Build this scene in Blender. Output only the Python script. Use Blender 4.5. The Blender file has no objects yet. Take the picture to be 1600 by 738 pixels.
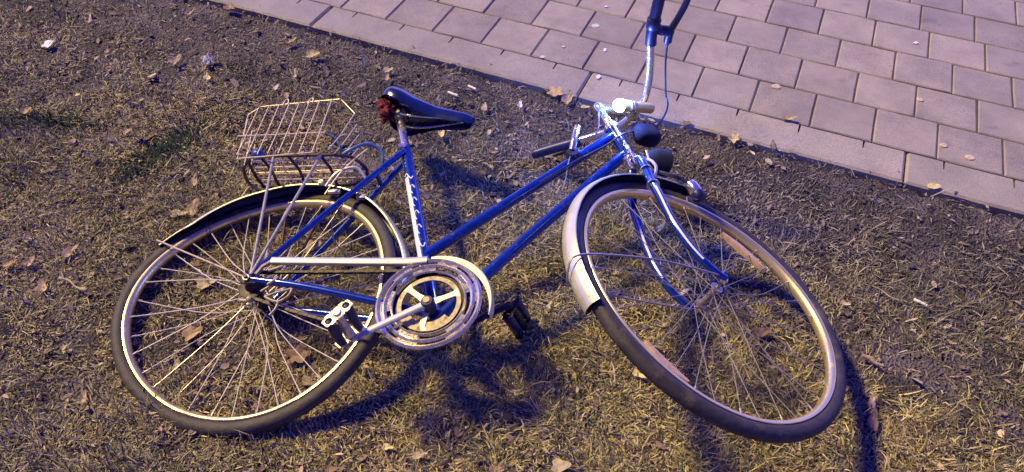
import bpy, math, random
import numpy as np
from mathutils import Vector, Matrix, noise

random.seed(7); rng = np.random.default_rng(11)
scene = bpy.context.scene
C = scene.collection
A = lambda *v: np.array(v, float)

# ------------------------------------------------------------------ camera
cam_data = bpy.data.cameras.new("camera"); cam = bpy.data.objects.new("camera", cam_data); C.objects.link(cam)
W = Matrix(((0.99942, 0.03419, 0.0), (0.02468, -0.72153, 0.69194), (0.02366, -0.69153, -0.72196)))
right = W @ Vector((1, 0, 0)); up = W @ Vector((0, -1, 0)); back = -(W @ Vector((0, 0, 1)))
R = Matrix((right, up, back)).transposed().to_4x4()
cam.matrix_world = Matrix.Translation((0, 0, 1.5434)) @ R
cam_data.sensor_width = 36; cam_data.lens = 1225 / 1600 * 36
cam_data.clip_start = 0.05; cam_data.clip_end = 500
scene.camera = cam

# ------------------------------------------------------------------ night sky and the warm street light
world = bpy.data.worlds.new("World"); scene.world = world; world.use_nodes = True
wn = world.node_tree.nodes; wl = world.node_tree.links; wn.clear()
wo = wn.new("ShaderNodeOutputWorld"); bg = wn.new("ShaderNodeBackground")
tc = wn.new("ShaderNodeTexCoord"); sep = wn.new("ShaderNodeSeparateXYZ"); wr = wn.new("ShaderNodeValToRGB")
wl.new(tc.outputs["Generated"], sep.inputs[0]); wl.new(sep.outputs["Z"], wr.inputs[0])
e = wr.color_ramp.elements
e[0].position = 0.0; e[0].color = (0.34, 0.36, 1.45, 1)
e[1].position = 0.85; e[1].color = (0.008, 0.012, 0.36, 1)
m = e.new(0.22); m.color = (0.075, 0.080, 0.72, 1); m = e.new(0.5); m.color = (0.018, 0.022, 0.40, 1)
mr = wn.new("ShaderNodeMapRange"); mr.interpolation_type = "SMOOTHSTEP"
mr.inputs[1].default_value = -1.0; mr.inputs[2].default_value = 1.0; mr.inputs[3].default_value = 0.55; mr.inputs[4].default_value = 1.75
wl.new(sep.outputs["Y"], mr.inputs[0]); wl.new(mr.outputs[0], bg.inputs["Strength"])
wl.new(wr.outputs[0], bg.inputs["Color"])
wl.new(bg.outputs[0], wo.inputs["Surface"])

SUN_DIR = Vector((-0.80, 0.40, 1.0)).normalized()
sd = bpy.data.lights.new("street_light", "SUN"); so = bpy.data.objects.new("street_light", sd); C.objects.link(so)
sd.energy = 3.1; sd.color = (1.0, 0.76, 0.21); sd.angle = math.radians(8.0)
so.rotation_euler = SUN_DIR.to_track_quat("Z", "Y").to_euler(); so.location = (-4, 2, 5)

scene.view_settings.view_transform = "Standard"; scene.view_settings.look = "None"
scene.view_settings.exposure = 0.86; scene.view_settings.gamma = 1.0

# ------------------------------------------------------------------ materials
def new_mat(name):
    m = bpy.data.materials.new(name); m.use_nodes = True
    return m, m.node_tree.nodes, m.node_tree.links, m.node_tree.nodes["Principled BSDF"]

def mat(name, col, rough=0.5, metal=0.0, var=0.15, scale=60.0, bump=0.0, bscale=300.0, dirt=None, dirt_amt=0.0, coat=0.0, coord="Object"):
    m, n, l, p = new_mat(name)
    t = n.new("ShaderNodeTexCoord"); ns = n.new("ShaderNodeTexNoise"); ns.inputs["Scale"].default_value = scale
    ns.inputs["Detail"].default_value = 6; l.new(t.outputs[coord], ns.inputs["Vector"])
    r = n.new("ShaderNodeValToRGB"); l.new(ns.outputs["Fac"], r.inputs[0])
    r.color_ramp.elements[0].position = 0.3; r.color_ramp.elements[1].position = 0.7
    r.color_ramp.elements[0].color = (*[c * (1 - var) for c in col], 1)
    r.color_ramp.elements[1].color = (*[min(1, c * (1 + var)) for c in col], 1)
    out = r.outputs[0]
    if dirt:
        n2 = n.new("ShaderNodeTexNoise"); n2.inputs["Scale"].default_value = scale * 0.6; n2.inputs["Detail"].default_value = 8
        n2.inputs["Roughness"].default_value = 0.7; l.new(t.outputs[coord], n2.inputs["Vector"])
        mr = n.new("ShaderNodeMapRange"); mr.inputs[1].default_value = 0.62 - dirt_amt * 0.35; mr.inputs[2].default_value = 0.72 - dirt_amt * 0.2
        l.new(n2.outputs["Fac"], mr.inputs[0])
        mx = n.new("ShaderNodeMix"); mx.data_type = "RGBA"; l.new(mr.outputs[0], mx.inputs[0]); l.new(out, mx.inputs[6]); mx.inputs[7].default_value = (*dirt, 1)
        out = mx.outputs[2]
        mm = n.new("ShaderNodeMath"); mm.operation = "MULTIPLY_ADD"; l.new(mr.outputs[0], mm.inputs[0]); mm.inputs[1].default_value = -metal * 0.9; mm.inputs[2].default_value = metal
        l.new(mm.outputs[0], p.inputs["Metallic"])
        mq = n.new("ShaderNodeMath"); mq.operation = "MULTIPLY_ADD"; l.new(mr.outputs[0], mq.inputs[0]); mq.inputs[1].default_value = 0.8 - rough; mq.inputs[2].default_value = rough
        l.new(mq.outputs[0], p.inputs["Roughness"])
    else:
        p.inputs["Metallic"].default_value = metal; p.inputs["Roughness"].default_value = rough
    l.new(out, p.inputs["Base Color"])
    p.inputs["Coat Weight"].default_value = coat; p.inputs["Coat Roughness"].default_value = 0.08
    if bump:
        nb = n.new("ShaderNodeTexNoise"); nb.inputs["Scale"].default_value = bscale; nb.inputs["Detail"].default_value = 5
        l.new(t.outputs[coord], nb.inputs["Vector"]); bp = n.new("ShaderNodeBump"); bp.inputs["Strength"].default_value = bump
        bp.inputs["Distance"].default_value = 0.002; l.new(nb.outputs["Fac"], bp.inputs["Height"]); l.new(bp.outputs[0], p.inputs["Normal"])
    return m

def attr_mat(name, rough=0.75, trans=0.0, bump=False):
    m, n, l, p = new_mat(name)
    a = n.new("ShaderNodeVertexColor"); a.layer_name = "tint"
    l.new(a.outputs["Color"], p.inputs["Base Color"]); p.inputs["Roughness"].default_value = rough
    p.inputs["Specular IOR Level"].default_value = 0.35
    return m

CHROME = mat("worn_chrome", (0.84, 0.76, 0.56), 0.16, 0.92, 0.08, 90, dirt=(0.22, 0.15, 0.09), dirt_amt=0.12)
RIMM = mat("rim_steel", (0.88, 0.72, 0.30), 0.32, 0.80, 0.06, 40, dirt=(0.30, 0.22, 0.12), dirt_amt=0.05)
FENDER = mat("fender_metal", (0.78, 0.77, 0.50), 0.34, 0.6, 0.08, 30, dirt=(0.35, 0.27, 0.15), dirt_amt=0.12)
ALU = mat("dull_aluminium", (0.74, 0.68, 0.56), 0.40, 0.5, 0.1, 80, dirt=(0.16, 0.11, 0.07), dirt_amt=0.3)
WIRE = mat("wire_zinc", (0.70, 0.58, 0.38), 0.45, 0.3, 0.12, 50, dirt=(0.25, 0.14, 0.09), dirt_amt=0.2)
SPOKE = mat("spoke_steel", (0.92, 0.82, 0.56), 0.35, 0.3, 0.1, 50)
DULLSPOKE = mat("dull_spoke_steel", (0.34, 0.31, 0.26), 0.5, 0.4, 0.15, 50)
BLUE = mat("blue_enamel", (0.003, 0.032, 0.27), 0.24, 0.4, 0.3, 90, dirt=(0.05, 0.045, 0.05), dirt_amt=0.10, coat=0.8)
BLACKP = mat("black_plastic", (0.010, 0.014, 0.06), 0.4, 0.0, 0.2, 60)
RUBBER = mat("tyre_rubber", (0.042, 0.035, 0.034), 0.62, 0.0, 0.3, 35, bump=0.5, bscale=420, dirt=(0.11, 0.085, 0.06), dirt_amt=0.2)
VINYL = mat("saddle_vinyl", (0.006, 0.012, 0.05), 0.22, 0.0, 0.2, 40, coat=0.6)
RED = mat("red_padding", (0.17, 0.012, 0.02), 0.85, 0.0, 0.5, 80, bump=0.8, bscale=200)
WHITE = mat("white_paint", (0.78, 0.78, 0.78), 0.5, 0.0, 0.05, 60)
DARKW = mat("dark_rusty_wire", (0.06, 0.035, 0.05), 0.55, 0.4, 0.4, 60)
BLUEW = mat("blue_coated_wire", (0.08, 0.16, 0.30), 0.4, 0.2, 0.2, 60)
GREASE = mat("greasy_steel", (0.035, 0.03, 0.035), 0.5, 0.6, 0.5, 120, dirt=(0.28, 0.22, 0.14), dirt_amt=0.15)
DUSTY = mat("dusty_plate", (0.42, 0.36, 0.22), 0.6, 0.4, 0.3, 120, dirt=(0.2, 0.14, 0.06), dirt_amt=0.2)
MATT = mat("matt_navy_plastic", (0.004, 0.005, 0.02), 0.9, 0.0, 0.3, 40)
RING = mat("polished_ring", (0.82, 0.72, 0.46), 0.20, 0.82, 0.15, 120, dirt=(0.10, 0.07, 0.05), dirt_amt=0.18)
RINGD = mat("tarnished_ring", (0.30, 0.28, 0.27), 0.22, 0.85, 0.3, 90, dirt=(0.05, 0.04, 0.04), dirt_amt=0.3)
HUBM = mat("tarnished_hub", (0.36, 0.31, 0.24), 0.35, 0.7, 0.3, 90, dirt=(0.08, 0.06, 0.05), dirt_amt=0.35)
AMBER = mat("reflector_plastic", (0.55, 0.36, 0.17), 0.35, 0.0, 0.25, 60, coat=0.4, dirt=(0.3, 0.2, 0.1), dirt_amt=0.2)
CABLE = mat("cable_sheath", (0.03, 0.035, 0.06), 0.4, 0.0, 0.2, 60)
GREYC = mat("grey_wire", (0.30, 0.29, 0.30), 0.4, 0.3, 0.2, 60)
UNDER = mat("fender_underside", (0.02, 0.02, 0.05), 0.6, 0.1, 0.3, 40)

# ------------------------------------------------------------------ object helpers
WLOC = {}
def tag(o, label=None, cat=None, group=None, kind=None):
    if label: o["label"] = label
    if cat: o["category"] = cat
    if group: o["group"] = group
    if kind: o["kind"] = kind
    return o
def empty(name, loc=(0, 0, 0), parent=None):
    o = bpy.data.objects.new(name, None); C.objects.link(o); loc = np.array(loc, float)
    if parent: o.parent = parent; o.location = Vector(loc - WLOC[parent.name])
    else: o.location = Vector(loc)
    o.empty_display_size = 0.05
    WLOC[o.name] = loc; return o

class MB:
    """collects geometry (world coordinates) and links it as one mesh object"""
    def __init__(s): s.v = []; s.f = []
    def add(s, vs, fs):
        b = len(s.v); s.v += [tuple(map(float, p)) for p in vs]; s.f += [tuple(b + i for i in f) for f in fs]; return s
    def tube(s, pts, r, seg=8, closed=False, caps=True):
        P = np.array(pts, float); n = len(P); rr = np.full(n, r) if np.isscalar(r) else np.array(r, float)
        if closed: T = np.roll(P, -1, 0) - np.roll(P, 1, 0)
        else:
            T = np.zeros_like(P); T[1:-1] = P[2:] - P[:-2]; T[0] = P[1] - P[0]; T[-1] = P[-1] - P[-2]
        T /= np.linalg.norm(T, axis=1)[:, None] + 1e-12
        u = np.cross(T[0], A(0.13, 0.31, 0.94)); 
        if np.linalg.norm(u) < 1e-3: u = np.cross(T[0], A(1, 0, 0))
        u /= np.linalg.norm(u); vs = []
        for i in range(n):
            u = u - (u @ T[i]) * T[i]; u /= np.linalg.norm(u); w = np.cross(T[i], u)
            for k in range(seg):
                a = 2 * math.pi * k / seg; vs.append(P[i] + rr[i] * (math.cos(a) * u + math.sin(a) * w))
        fs = []
        for i in range(n if closed else n - 1):
            j = (i + 1) % n
            for k in range(seg):
                k2 = (k + 1) % seg; fs.append((i * seg + k, i * seg + k2, j * seg + k2, j * seg + k))
        if caps and not closed: fs += [tuple(range(seg))[::-1], tuple((n - 1) * seg + k for k in range(seg))]
        return s.add(vs, fs)
    def rings(s, rings, closed_u=False, closed_v=True, caps=False):
        n = len(rings); k = len(rings[0]); vs = [p for r_ in rings for p in r_]; fs = []
        for i in range(n if closed_u else n - 1):
            j = (i + 1) % n
            for a in range(k if closed_v else k - 1):
                b = (a + 1) % k; fs.append((i * k + a, i * k + b, j * k + b, j * k + a))
        if caps: fs += [tuple(range(k))[::-1], tuple((n - 1) * k + q for q in range(k))]
        return s.add(vs, fs)
    def lathe(s, c, ax, prof, seg=24):
        """prof: (distance along axis, radius)"""
        c = np.array(c, float); ax = np.array(ax, float); ax /= np.linalg.norm(ax)
        u = np.cross(ax, A(0.3, 0.2, 0.9)); u /= np.linalg.norm(u); w = np.cross(ax, u)
        rs = [[c + h * ax + r * (math.cos(2 * math.pi * k / seg) * u + math.sin(2 * math.pi * k / seg) * w) for k in range(seg)] for h, r in prof]
        return s.rings(rs, caps=True)
    def box(s, c, ax, ay, az, hx, hy, hz, bev=0.0):
        c, ax, ay, az = [np.array(q, float) for q in (c, ax, ay, az)]
        if bev <= 0:
            vs = [c + i * hx * ax + j * hy * ay + k * hz * az for k in (-1, 1) for j in (-1, 1) for i in (-1, 1)]
            return s.add(vs, [(0, 2, 3, 1), (4, 5, 7, 6), (0, 1, 5, 4), (2, 6, 7, 3), (0, 4, 6, 2), (1, 3, 7, 5)])
        o = [(-1, -1), (1, -1), (1, 1), (-1, 1)]; rings = []
        for z, sh in ((-hz, bev), (-hz + bev, 0), (hz - bev, 0), (hz, bev)):
            ring = []
            for i, j in o:
                X_, Y_ = hx - sh, hy - sh
                for t in ((i * (X_ - bev), j * Y_), (i * X_, j * (Y_ - bev))) if i * j < 0 else ((i * X_, j * (Y_ - bev)), (i * (X_ - bev), j * Y_)):
                    ring.append(c + t[0] * ax + t[1] * ay + z * az)
            rings.append(ring)
        return s.rings(rings, caps=True)
    def build(s, name, material, parent=None, smooth=True, label=None, sub=0):
        me = bpy.data.meshes.new(name); V = np.array(s.v); ctr = (V.min(0) + V.max(0)) / 2
        if parent is None: ctr[2] = V[:, 2].min()
        me.from_pydata([tuple(p) for p in V - ctr], [], s.f); me.materials.append(material)
        me.polygons.foreach_set("use_smooth", [smooth] * len(me.polygons)); me.update()
        if smooth:
            try: me.set_sharp_from_angle(angle=math.radians(45))
            except Exception: pass
        o = bpy.data.objects.new(name, me); C.objects.link(o)
        base = WLOC[parent.name] if parent else np.zeros(3)
        if parent: o.parent = parent
        o.location = Vector(ctr - base); WLOC[o.name] = ctr
        if sub:
            md = o.modifiers.new("subdivision", "SUBSURF"); md.levels = sub; md.render_levels = sub
        if label: o["label"] = label
        return o

def smooth_path(pts, n=6, closed=False):
    P = [np.array(p, float) for p in pts]; out = []; N = len(P)
    rngi = range(N if closed else N - 1)
    for i in rngi:
        if closed: p0, p1, p2, p3 = P[i - 1], P[i], P[(i + 1) % N], P[(i + 2) % N]
        else: p0, p1, p2, p3 = P[max(i - 1, 0)], P[i], P[i + 1], P[min(i + 2, N - 1)]
        for k in range(n):
            t = k / n
            out.append(0.5 * ((2 * p1) + (-p0 + p2) * t + (2 * p0 - 5 * p1 + 4 * p2 - p3) * t * t + (-p0 + 3 * p1 - 3 * p2 + p3) * t ** 3))
    if not closed: out.append(P[-1])
    return out

# ------------------------------------------------------------------ setting: soil, grass, pavement, kerb
U = A(0.9267, -0.3758, 0); V_ = A(0.3758, 0.9267, 0)          # along the kerb, across the pavement
rot = math.radians(0.9); U, V_ = U * math.cos(rot) - V_ * math.sin(rot) * -1 * 1, V_ * math.cos(rot) - U * math.sin(rot)
U /= np.linalg.norm(U); V_ = A(-U[1], U[0], 0)
O = A(0.7344, 2.0272, 0.0); KP = 0.187; ZP = 0.040
def PV(u, v, z=ZP): return O + u * KP * U + v * KP * V_ + A(0, 0, z)
def kerb_v(x, y): return ((x - O[0]) * V_[0] + (y - O[1]) * V_[1]) / KP
def lawn_z(x, y):
    k = kerb_v(x, y); q = min(1.0, max(0.0, (k + 2.8) / 1.8)); q = q * q * (3 - 2 * q)
    z = 0.010 * noise.noise(Vector((x * 2.1, y * 2.1, 0.3))) + 0.006 * noise.noise(Vector((x * 9, y * 9, 2.3)))
    return z * (1 - 0.7 * q) + 0.030 * q

# soil sheet: fine near the camera, coarse towards the horizon; dips under the pavement
def soil():
    def axis(lo, hi, step, far):
        a = list(np.arange(lo, hi + 1e-6, step)); st = step; x = hi; L = []
        while x < far: st *= 1.5; x += st; L.append(x)
        st = step; x = lo; M_ = []
        while x > -far: st *= 1.5; x -= st; M_.append(x)
        return M_[::-1] + a + L
    xs = axis(-3.6, 3.6, 0.035, 90); ys = axis(-0.3, 4.2, 0.035, 90)
    v = []
    for y in ys:
        for x in xs:
            k = kerb_v(x, y); z = lawn_z(x, y) if abs(x) < 4 and abs(y) < 5 else 0.0
            if k > -0.86: z = 0.028 - 0.14 * min(1, max(0, (k + 0.86) / 0.4))
            v.append((x, y, z))
    nx = len(xs); f = [(j * nx + i, j * nx + i + 1, (j + 1) * nx + i + 1, (j + 1) * nx + i) for j in range(len(ys) - 1) for i in range(nx - 1)]
    m, n, l, p = new_mat("dark_soil")
    t = n.new("ShaderNodeTexCoord"); a = n.new("ShaderNodeTexNoise"); a.inputs["Scale"].default_value = 5; a.inputs["Detail"].default_value = 12; a.inputs["Roughness"].default_value = 0.72
    l.new(t.outputs["Object"], a.inputs["Vector"]); r = n.new("ShaderNodeValToRGB"); l.new(a.outputs["Fac"], r.inputs[0])
    ee = r.color_ramp.elements; ee[0].position = 0.35; ee[0].color = (0.024, 0.020, 0.022, 1); ee[1].position = 0.68; ee[1].color = (0.19, 0.155, 0.145, 1)
    q = ee.new(0.5); q.color = (0.075, 0.062, 0.060, 1)
    # turf colour takes over where the single blades stop
    fa = n.new("ShaderNodeTexNoise"); fa.inputs["Scale"].default_value = 55; fa.inputs["Detail"].default_value = 10; l.new(t.outputs["Object"], fa.inputs["Vector"])
    fr_ = n.new("ShaderNodeValToRGB"); l.new(fa.outputs["Fac"], fr_.inputs[0]); q = fr_.color_ramp.elements
    q[0].position = 0.38; q[0].color = (0.05, 0.042, 0.03, 1); q[1].position = 0.62; q[1].color = (0.36, 0.29, 0.17, 1)
    vd = n.new("ShaderNodeVectorMath"); vd.operation = "DISTANCE"; vd.inputs[1].default_value = (0, 1.9, 0); l.new(t.outputs["Object"], vd.inputs[0])
    md = n.new("ShaderNodeMapRange"); md.inputs[1].default_value = 2.6; md.inputs[2].default_value = 3.4; l.new(vd.outputs["Value"], md.inputs[0])
    mx = n.new("ShaderNodeMix"); mx.data_type = "RGBA"; l.new(md.outputs[0], mx.inputs[0]); l.new(r.outputs[0], mx.inputs[6]); l.new(fr_.outputs[0], mx.inputs[7])
    l.new(mx.outputs[2], p.inputs["Base Color"]); p.inputs["Roughness"].default_value = 0.85
    vo = n.new("ShaderNodeTexVoronoi"); vo.inputs["Scale"].default_value = 140; l.new(t.outputs["Object"], vo.inputs["Vector"])
    n3 = n.new("ShaderNodeTexNoise"); n3.inputs["Scale"].default_value = 90; n3.inputs["Detail"].default_value = 8; l.new(t.outputs["Object"], n3.inputs["Vector"])
    ad = n.new("ShaderNodeMath"); ad.operation = "ADD"; l.new(vo.outputs["Distance"], ad.inputs[0]); l.new(n3.outputs["Fac"], ad.inputs[1])
    b = n.new("ShaderNodeBump"); b.inputs["Distance"].default_value = 0.008; b.inputs["Strength"].default_value = 1.0; l.new(ad.outputs[0], b.inputs["Height"]); l.new(b.outputs[0], p.inputs["Normal"])
    mb = MB(); mb.v = v; mb.f = f
    me = bpy.data.meshes.new("lawn_soil"); me.from_pydata(v, [], f); me.materials.append(m)
    me.polygons.foreach_set("use_smooth", [True] * len(me.polygons))
    o = bpy.data.objects.new("lawn_soil", me); C.objects.link(o); tag(o, kind="structure"); return o
soil()

# concrete
def concrete(name, c0, c1, spots=True):
    m, n, l, p = new_mat(name)
    t = n.new("ShaderNodeTexCoord"); g = n.new("ShaderNodeNewGeometry")
    a = n.new("ShaderNodeTexNoise"); a.inputs["Scale"].default_value = 7; a.inputs["Detail"].default_value = 9; a.inputs["Roughness"].default_value = 0.65
    l.new(g.outputs["Position"], a.inputs["Vector"])
    r = n.new("ShaderNodeValToRGB"); l.new(a.outputs["Fac"], r.inputs[0]); ee = r.color_ramp.elements
    ee[0].position = 0.30; ee[0].color = (*c0, 1); ee[1].position = 0.72; ee[1].color = (*c1, 1)
    s = n.new("ShaderNodeTexNoise"); s.inputs["Scale"].default_value = 420; s.inputs["Detail"].default_value = 3; l.new(g.outputs["Position"], s.inputs["Vector"])
    sr = n.new("ShaderNodeMapRange"); sr.inputs[1].default_value = 0.3; sr.inputs[2].default_value = 0.7; sr.inputs[3].default_value = 0.60; sr.inputs[4].default_value = 1.35; l.new(s.outputs["Fac"], sr.inputs[0])
    oi = n.new("ShaderNodeObjectInfo"); om = n.new("ShaderNodeMapRange"); om.inputs[3].default_value = 0.84; om.inputs[4].default_value = 1.12; l.new(oi.outputs["Random"], om.inputs[0])
    mu = n.new("ShaderNodeMath"); mu.operation = "MULTIPLY"; l.new(sr.outputs[0], mu.inputs[0]); l.new(om.outputs[0], mu.inputs[1])
    mx = n.new("ShaderNodeVectorMath"); mx.operation = "SCALE"; l.new(r.outputs[0], mx.inputs[0]); l.new(mu.outputs[0], mx.inputs["Scale"])
    # dark blotchy stains
    st = n.new("ShaderNodeTexNoise"); st.inputs["Scale"].default_value = 11; st.inputs["Detail"].default_value = 4; l.new(g.outputs["Position"], st.inputs["Vector"])
    sm = n.new("ShaderNodeMapRange"); sm.inputs[1].default_value = 0.64; sm.inputs[2].default_value = 0.78; sm.inputs[3].default_value = 1.0; sm.inputs[4].default_value = 0.55; l.new(st.outputs["Fac"], sm.inputs[0])
    m2 = n.new("ShaderNodeVectorMath"); m2.operation = "SCALE"; l.new(mx.outputs[0], m2.inputs[0]); l.new(sm.outputs[0], m2.inputs["Scale"])
    l.new(m2.outputs[0], p.inputs["Base Color"]); p.inputs["Roughness"].default_value = 0.42
    b = n.new("ShaderNodeBump"); b.inputs["Distance"].default_value = 0.0018; b.inputs["Strength"].default_value = 0.8; l.new(s.outputs["Fac"], b.inputs["Height"]); l.new(b.outputs[0], p.inputs["Normal"])
    return m
PAVER = concrete("paver_concrete", (0.26, 0.22, 0.165), (0.43, 0.37, 0.28))
KERB = concrete("kerb_concrete", (0.27, 0.235, 0.18), (0.41, 0.36, 0.28))
SAND = mat("joint_sand", (0.075, 0.066, 0.066), 0.95, 0, 0.5, 120, bump=0.6, bscale=260)

bed = MB(); vs = []
us = [-480, -14, 0, 14, 480]; vv = [0.0, 14, 480]
for v in vv:
    for u in us: vs.append(PV(u, v + 0.01, ZP - 0.0045))
bed.add(vs, [(j * 5 + i, j * 5 + i + 1, (j + 1) * 5 + i + 1, (j + 1) * 5 + i) for j in range(2) for i in range(4)])
pavement = bed.build("pavement", SAND, None, False); tag(pavement, kind="structure")
# beyond the single pavers the slabs are drawn by the material
def far_paving():
    m, n, l, p = new_mat("distant_paving")
    t = n.new("ShaderNodeTexCoord"); b = n.new("ShaderNodeTexBrick"); b.offset = 0.4; b.squash = 1.0
    b.inputs["Scale"].default_value = 1.0; b.inputs["Brick Width"].default_value = 1.0; b.inputs["Row Height"].default_value = 1.0
    b.inputs["Mortar Size"].default_value = 0.014; b.inputs["Color1"].default_value = (0.27, 0.24, 0.215, 1); b.inputs["Color2"].default_value = (0.37, 0.33, 0.29, 1); b.inputs["Mortar"].default_value = (0.07, 0.06, 0.06, 1)
    l.new(t.outputs["UV"], b.inputs["Vector"]); l.new(b.outputs["Color"], p.inputs["Base Color"]); p.inputs["Roughness"].default_value = 0.5
    vs, fs, uv = [], [], []
    for u0, u1, v0, v1 in ((-480, -12.0, 0.01, 480), (10.0, 480, 0.01, 480), (-12.0, 10.0, 12.0, 480)):
        k = len(vs); q = [(u0, v0), (u1, v0), (u1, v1), (u0, v1)]; vs += [tuple(PV(a, c_, ZP - 0.0008)) for a, c_ in q]; uv += q; fs.append((k, k + 1, k + 2, k + 3))
    me = bpy.data.meshes.new("paved_square"); me.from_pydata(vs, [], fs); ly = me.uv_layers.new(name="UVMap")
    for i, c_ in enumerate(uv): ly.data[i].uv = c_
    me.materials.append(m); o = bpy.data.objects.new("paved_square", me); C.objects.link(o); tag(o, kind="structure")
far_paving()
# pavers in running rows; the joint offset drifts from row to row as in the real laying
offs = [0.03, 0.64, 0.22, 0.78, 0.59, 0.36, 0.85, 0.42, 0.95, 0.5, 0.1, 0.66]
paver_meshes = []
for k in range(5):
    mb = MB(); h = KP / 2 - 0.0024; c = 0.0035; rings = []
    for z, s_, wv in ((-0.05, 0, 0), (-c, 0, 0.0004), (0, c, 0)):
        ring = []
        for (a0, b0), (a1, b1) in (((-1, -1), (1, -1)), ((1, -1), (1, 1)), ((1, 1), (-1, 1)), ((-1, 1), (-1, -1))):
            for t in (0, 0.5):
                x, y = a0 + (a1 - a0) * t, b0 + (b1 - b0) * t
                j = rng.normal(0, 0.0006) if z > -0.04 else 0
                ring.append(((x * (h - s_)) + j, (y * (h - s_)) + j * 0.7, z))
        rings.append(ring)
    mb.rings(rings); nb = len(mb.v); mb.f.append(tuple(range(16, 24)))
    me = bpy.data.meshes.new("paver"); me.from_pydata(mb.v, [], mb.f); me.materials.append(PAVER); paver_meshes.append(me)
ang = math.atan2(U[1], U[0]); count = 0
for row in range(12):
    for k in range(-12, 10):
        u = k + offs[row] + 0.5 - (0 if offs[row] < 0.5 else 1); v = row + 0.5
        p = PV(u, v, ZP + rng.normal(0, 0.0007) + (0.0005 if row else 0))
        
        o = bpy.data.objects.new("paver", random.choice(paver_meshes)); C.objects.link(o); o.parent = pavement
        o.location = Vector(p - WLOC[pavement.name]); o.rotation_euler = (rng.normal(0, 0.003), rng.normal(0, 0.003), ang + rng.normal(0, 0.0025)); count += 1

# kerb stones, each a metre long with shallow dummy notches on the pavement side
kerb = MB(); kerb.add([PV(u, v, -0.12) for v in (-0.75, -0.05) for u in (-480, 480)], [(0, 1, 3, 2)])
kerb_o = kerb.build("kerb", SAND, None, False); tag(kerb_o, kind="structure")
for i in range(-9, 10):
    u0 = -2.78 + i * 5.36; u1 = u0 + 5.36; g = 0.012
    loop = [(u0 + g + (u1 - u0 - 2 * g) * q / 60, -0.795 + 0.012 * noise.noise(Vector((i * 9 + q * 0.35, 1.7, 0))) + max(0, 0.05 * (noise.noise(Vector((i * 5 + q * 0.9, 7.7, 3))) - 0.42))) for q in range(61)] + [(u1 - g, -0.03)]
    ns = [u0 + 5.36 * (q + 0.55) / 5.2 for q in range(5)][::-1]
    for q in ns:
        d = 0.17 + 0.05 * rng.random(); w = 0.018
        loop += [(q + w, -0.03), (q + w * 0.6, -0.03 - d), (q - w * 0.6, -0.03 - d), (q - w, -0.03)]
    loop += [(u0 + g, -0.03)]
    mb = MB(); n_ = len(loop); zz = ZP - 0.001 + rng.normal(0, 0.001)
    cu, cv = (u0 + u1) / 2, -0.41
    def sh(a, s_): return (a[0] + (s_ if a[0] < u0 + 0.1 else -s_ if a[0] > u1 - 0.1 else 0), a[1] + (s_ if a[1] < -0.7 else 0))
    mb.rings([[PV(*a, -0.10) for a in loop], [PV(*a, zz - 0.006) for a in loop], [PV(*sh(a, 0.035), zz) for a in loop]])
    mb.f.append(tuple(range(2 * n_, 3 * n_)))
    mb.build("kerb_stone", KERB, kerb_o, False)

# ---------------- grass and litter as counted-by-nobody ground cover
ATTR = attr_mat("dry_grass_blade", 0.6); LITM = attr_mat("litter_flakes", 0.7)
def fbm(x, y, sc, seed):
    return np.array([noise.fractal(Vector((a * sc, b * sc, seed)), 0.8, 2.0, 3) for a, b in zip(x, y)])
GN = 220
gx = np.linspace(-3.8, 3.8, GN); gy = np.linspace(-0.3, 4.3, GN)
def grid_noise(sc, seed):
    return np.array([[noise.fractal(Vector((a * sc, b * sc, seed)), 0.8, 2.0, 4) for a in gx] for b in gy])
ON = grid_noise(1.6, 21.3); DN = grid_noise(3.2, 4.1); CN = grid_noise(2.2, 9.7); HZ = np.array([[lawn_z(a, b) for a in gx] for b in gy])
CLN = grid_noise(14.0, 1.7)
def samp(G, x, y):
    fx = np.clip((x - gx[0]) / (gx[-1] - gx[0]) * (GN - 1), 0, GN - 1.001); fy = np.clip((y - gy[0]) / (gy[-1] - gy[0]) * (GN - 1), 0, GN - 1.001)
    i = fx.astype(int); j = fy.astype(int); a = fx - i; b = fy - j
    return G[j, i] * (1 - a) * (1 - b) + G[j, i + 1] * a * (1 - b) + G[j + 1, i] * (1 - a) * b + G[j + 1, i + 1] * a * b
def kv(x, y): return ((x - O[0]) * V_[0] + (y - O[1]) * V_[1]) / KP
# patches of denser, darker green blades: (x, y, rx, ry)
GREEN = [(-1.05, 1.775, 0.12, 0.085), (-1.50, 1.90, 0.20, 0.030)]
def scatter(n, mode):
    x = rng.uniform(-3.7, 3.7, n); y = rng.uniform(-0.2, 4.2, n); k = kv(x, y)
    d = samp(DN, x, y); cl = samp(CLN, x, y)
    if mode == "grass":
        edge = np.clip((-k - 1.2) / 4.2, 0, 1)
        pr = np.clip(0.08 + 0.92 * edge ** 1.1, 0, 1) * np.clip(0.58 + 0.6 * d + 0.75 * cl, 0.06, 1) * np.clip(1.0 + 0.35 * (x * 0.5 - (y - 1.5) * 0.6), 0.45, 1.15)
    else:
        pr = np.clip(0.55 - 0.25 * d, 0.1, 1) * np.where(x < 0.2, 1.0, 0.6)
    lim = -0.86 if mode == "grass" else np.where(rng.random(n) < 0.16, -0.80 + 0.55 * rng.random(n) ** 3, -0.86)
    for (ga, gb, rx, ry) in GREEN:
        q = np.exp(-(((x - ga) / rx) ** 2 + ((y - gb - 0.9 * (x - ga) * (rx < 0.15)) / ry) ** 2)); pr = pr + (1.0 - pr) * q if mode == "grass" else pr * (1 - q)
    keep = (k < lim) & (rng.random(n) < pr) & (np.abs(x) < 1.45 + 0.95 * y) & (rng.random(n) < np.clip(1.0 - (np.abs(x) - 0.8 - 0.95 * y) / 0.8, 0.35, 1))
    return x[keep], y[keep]
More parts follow.
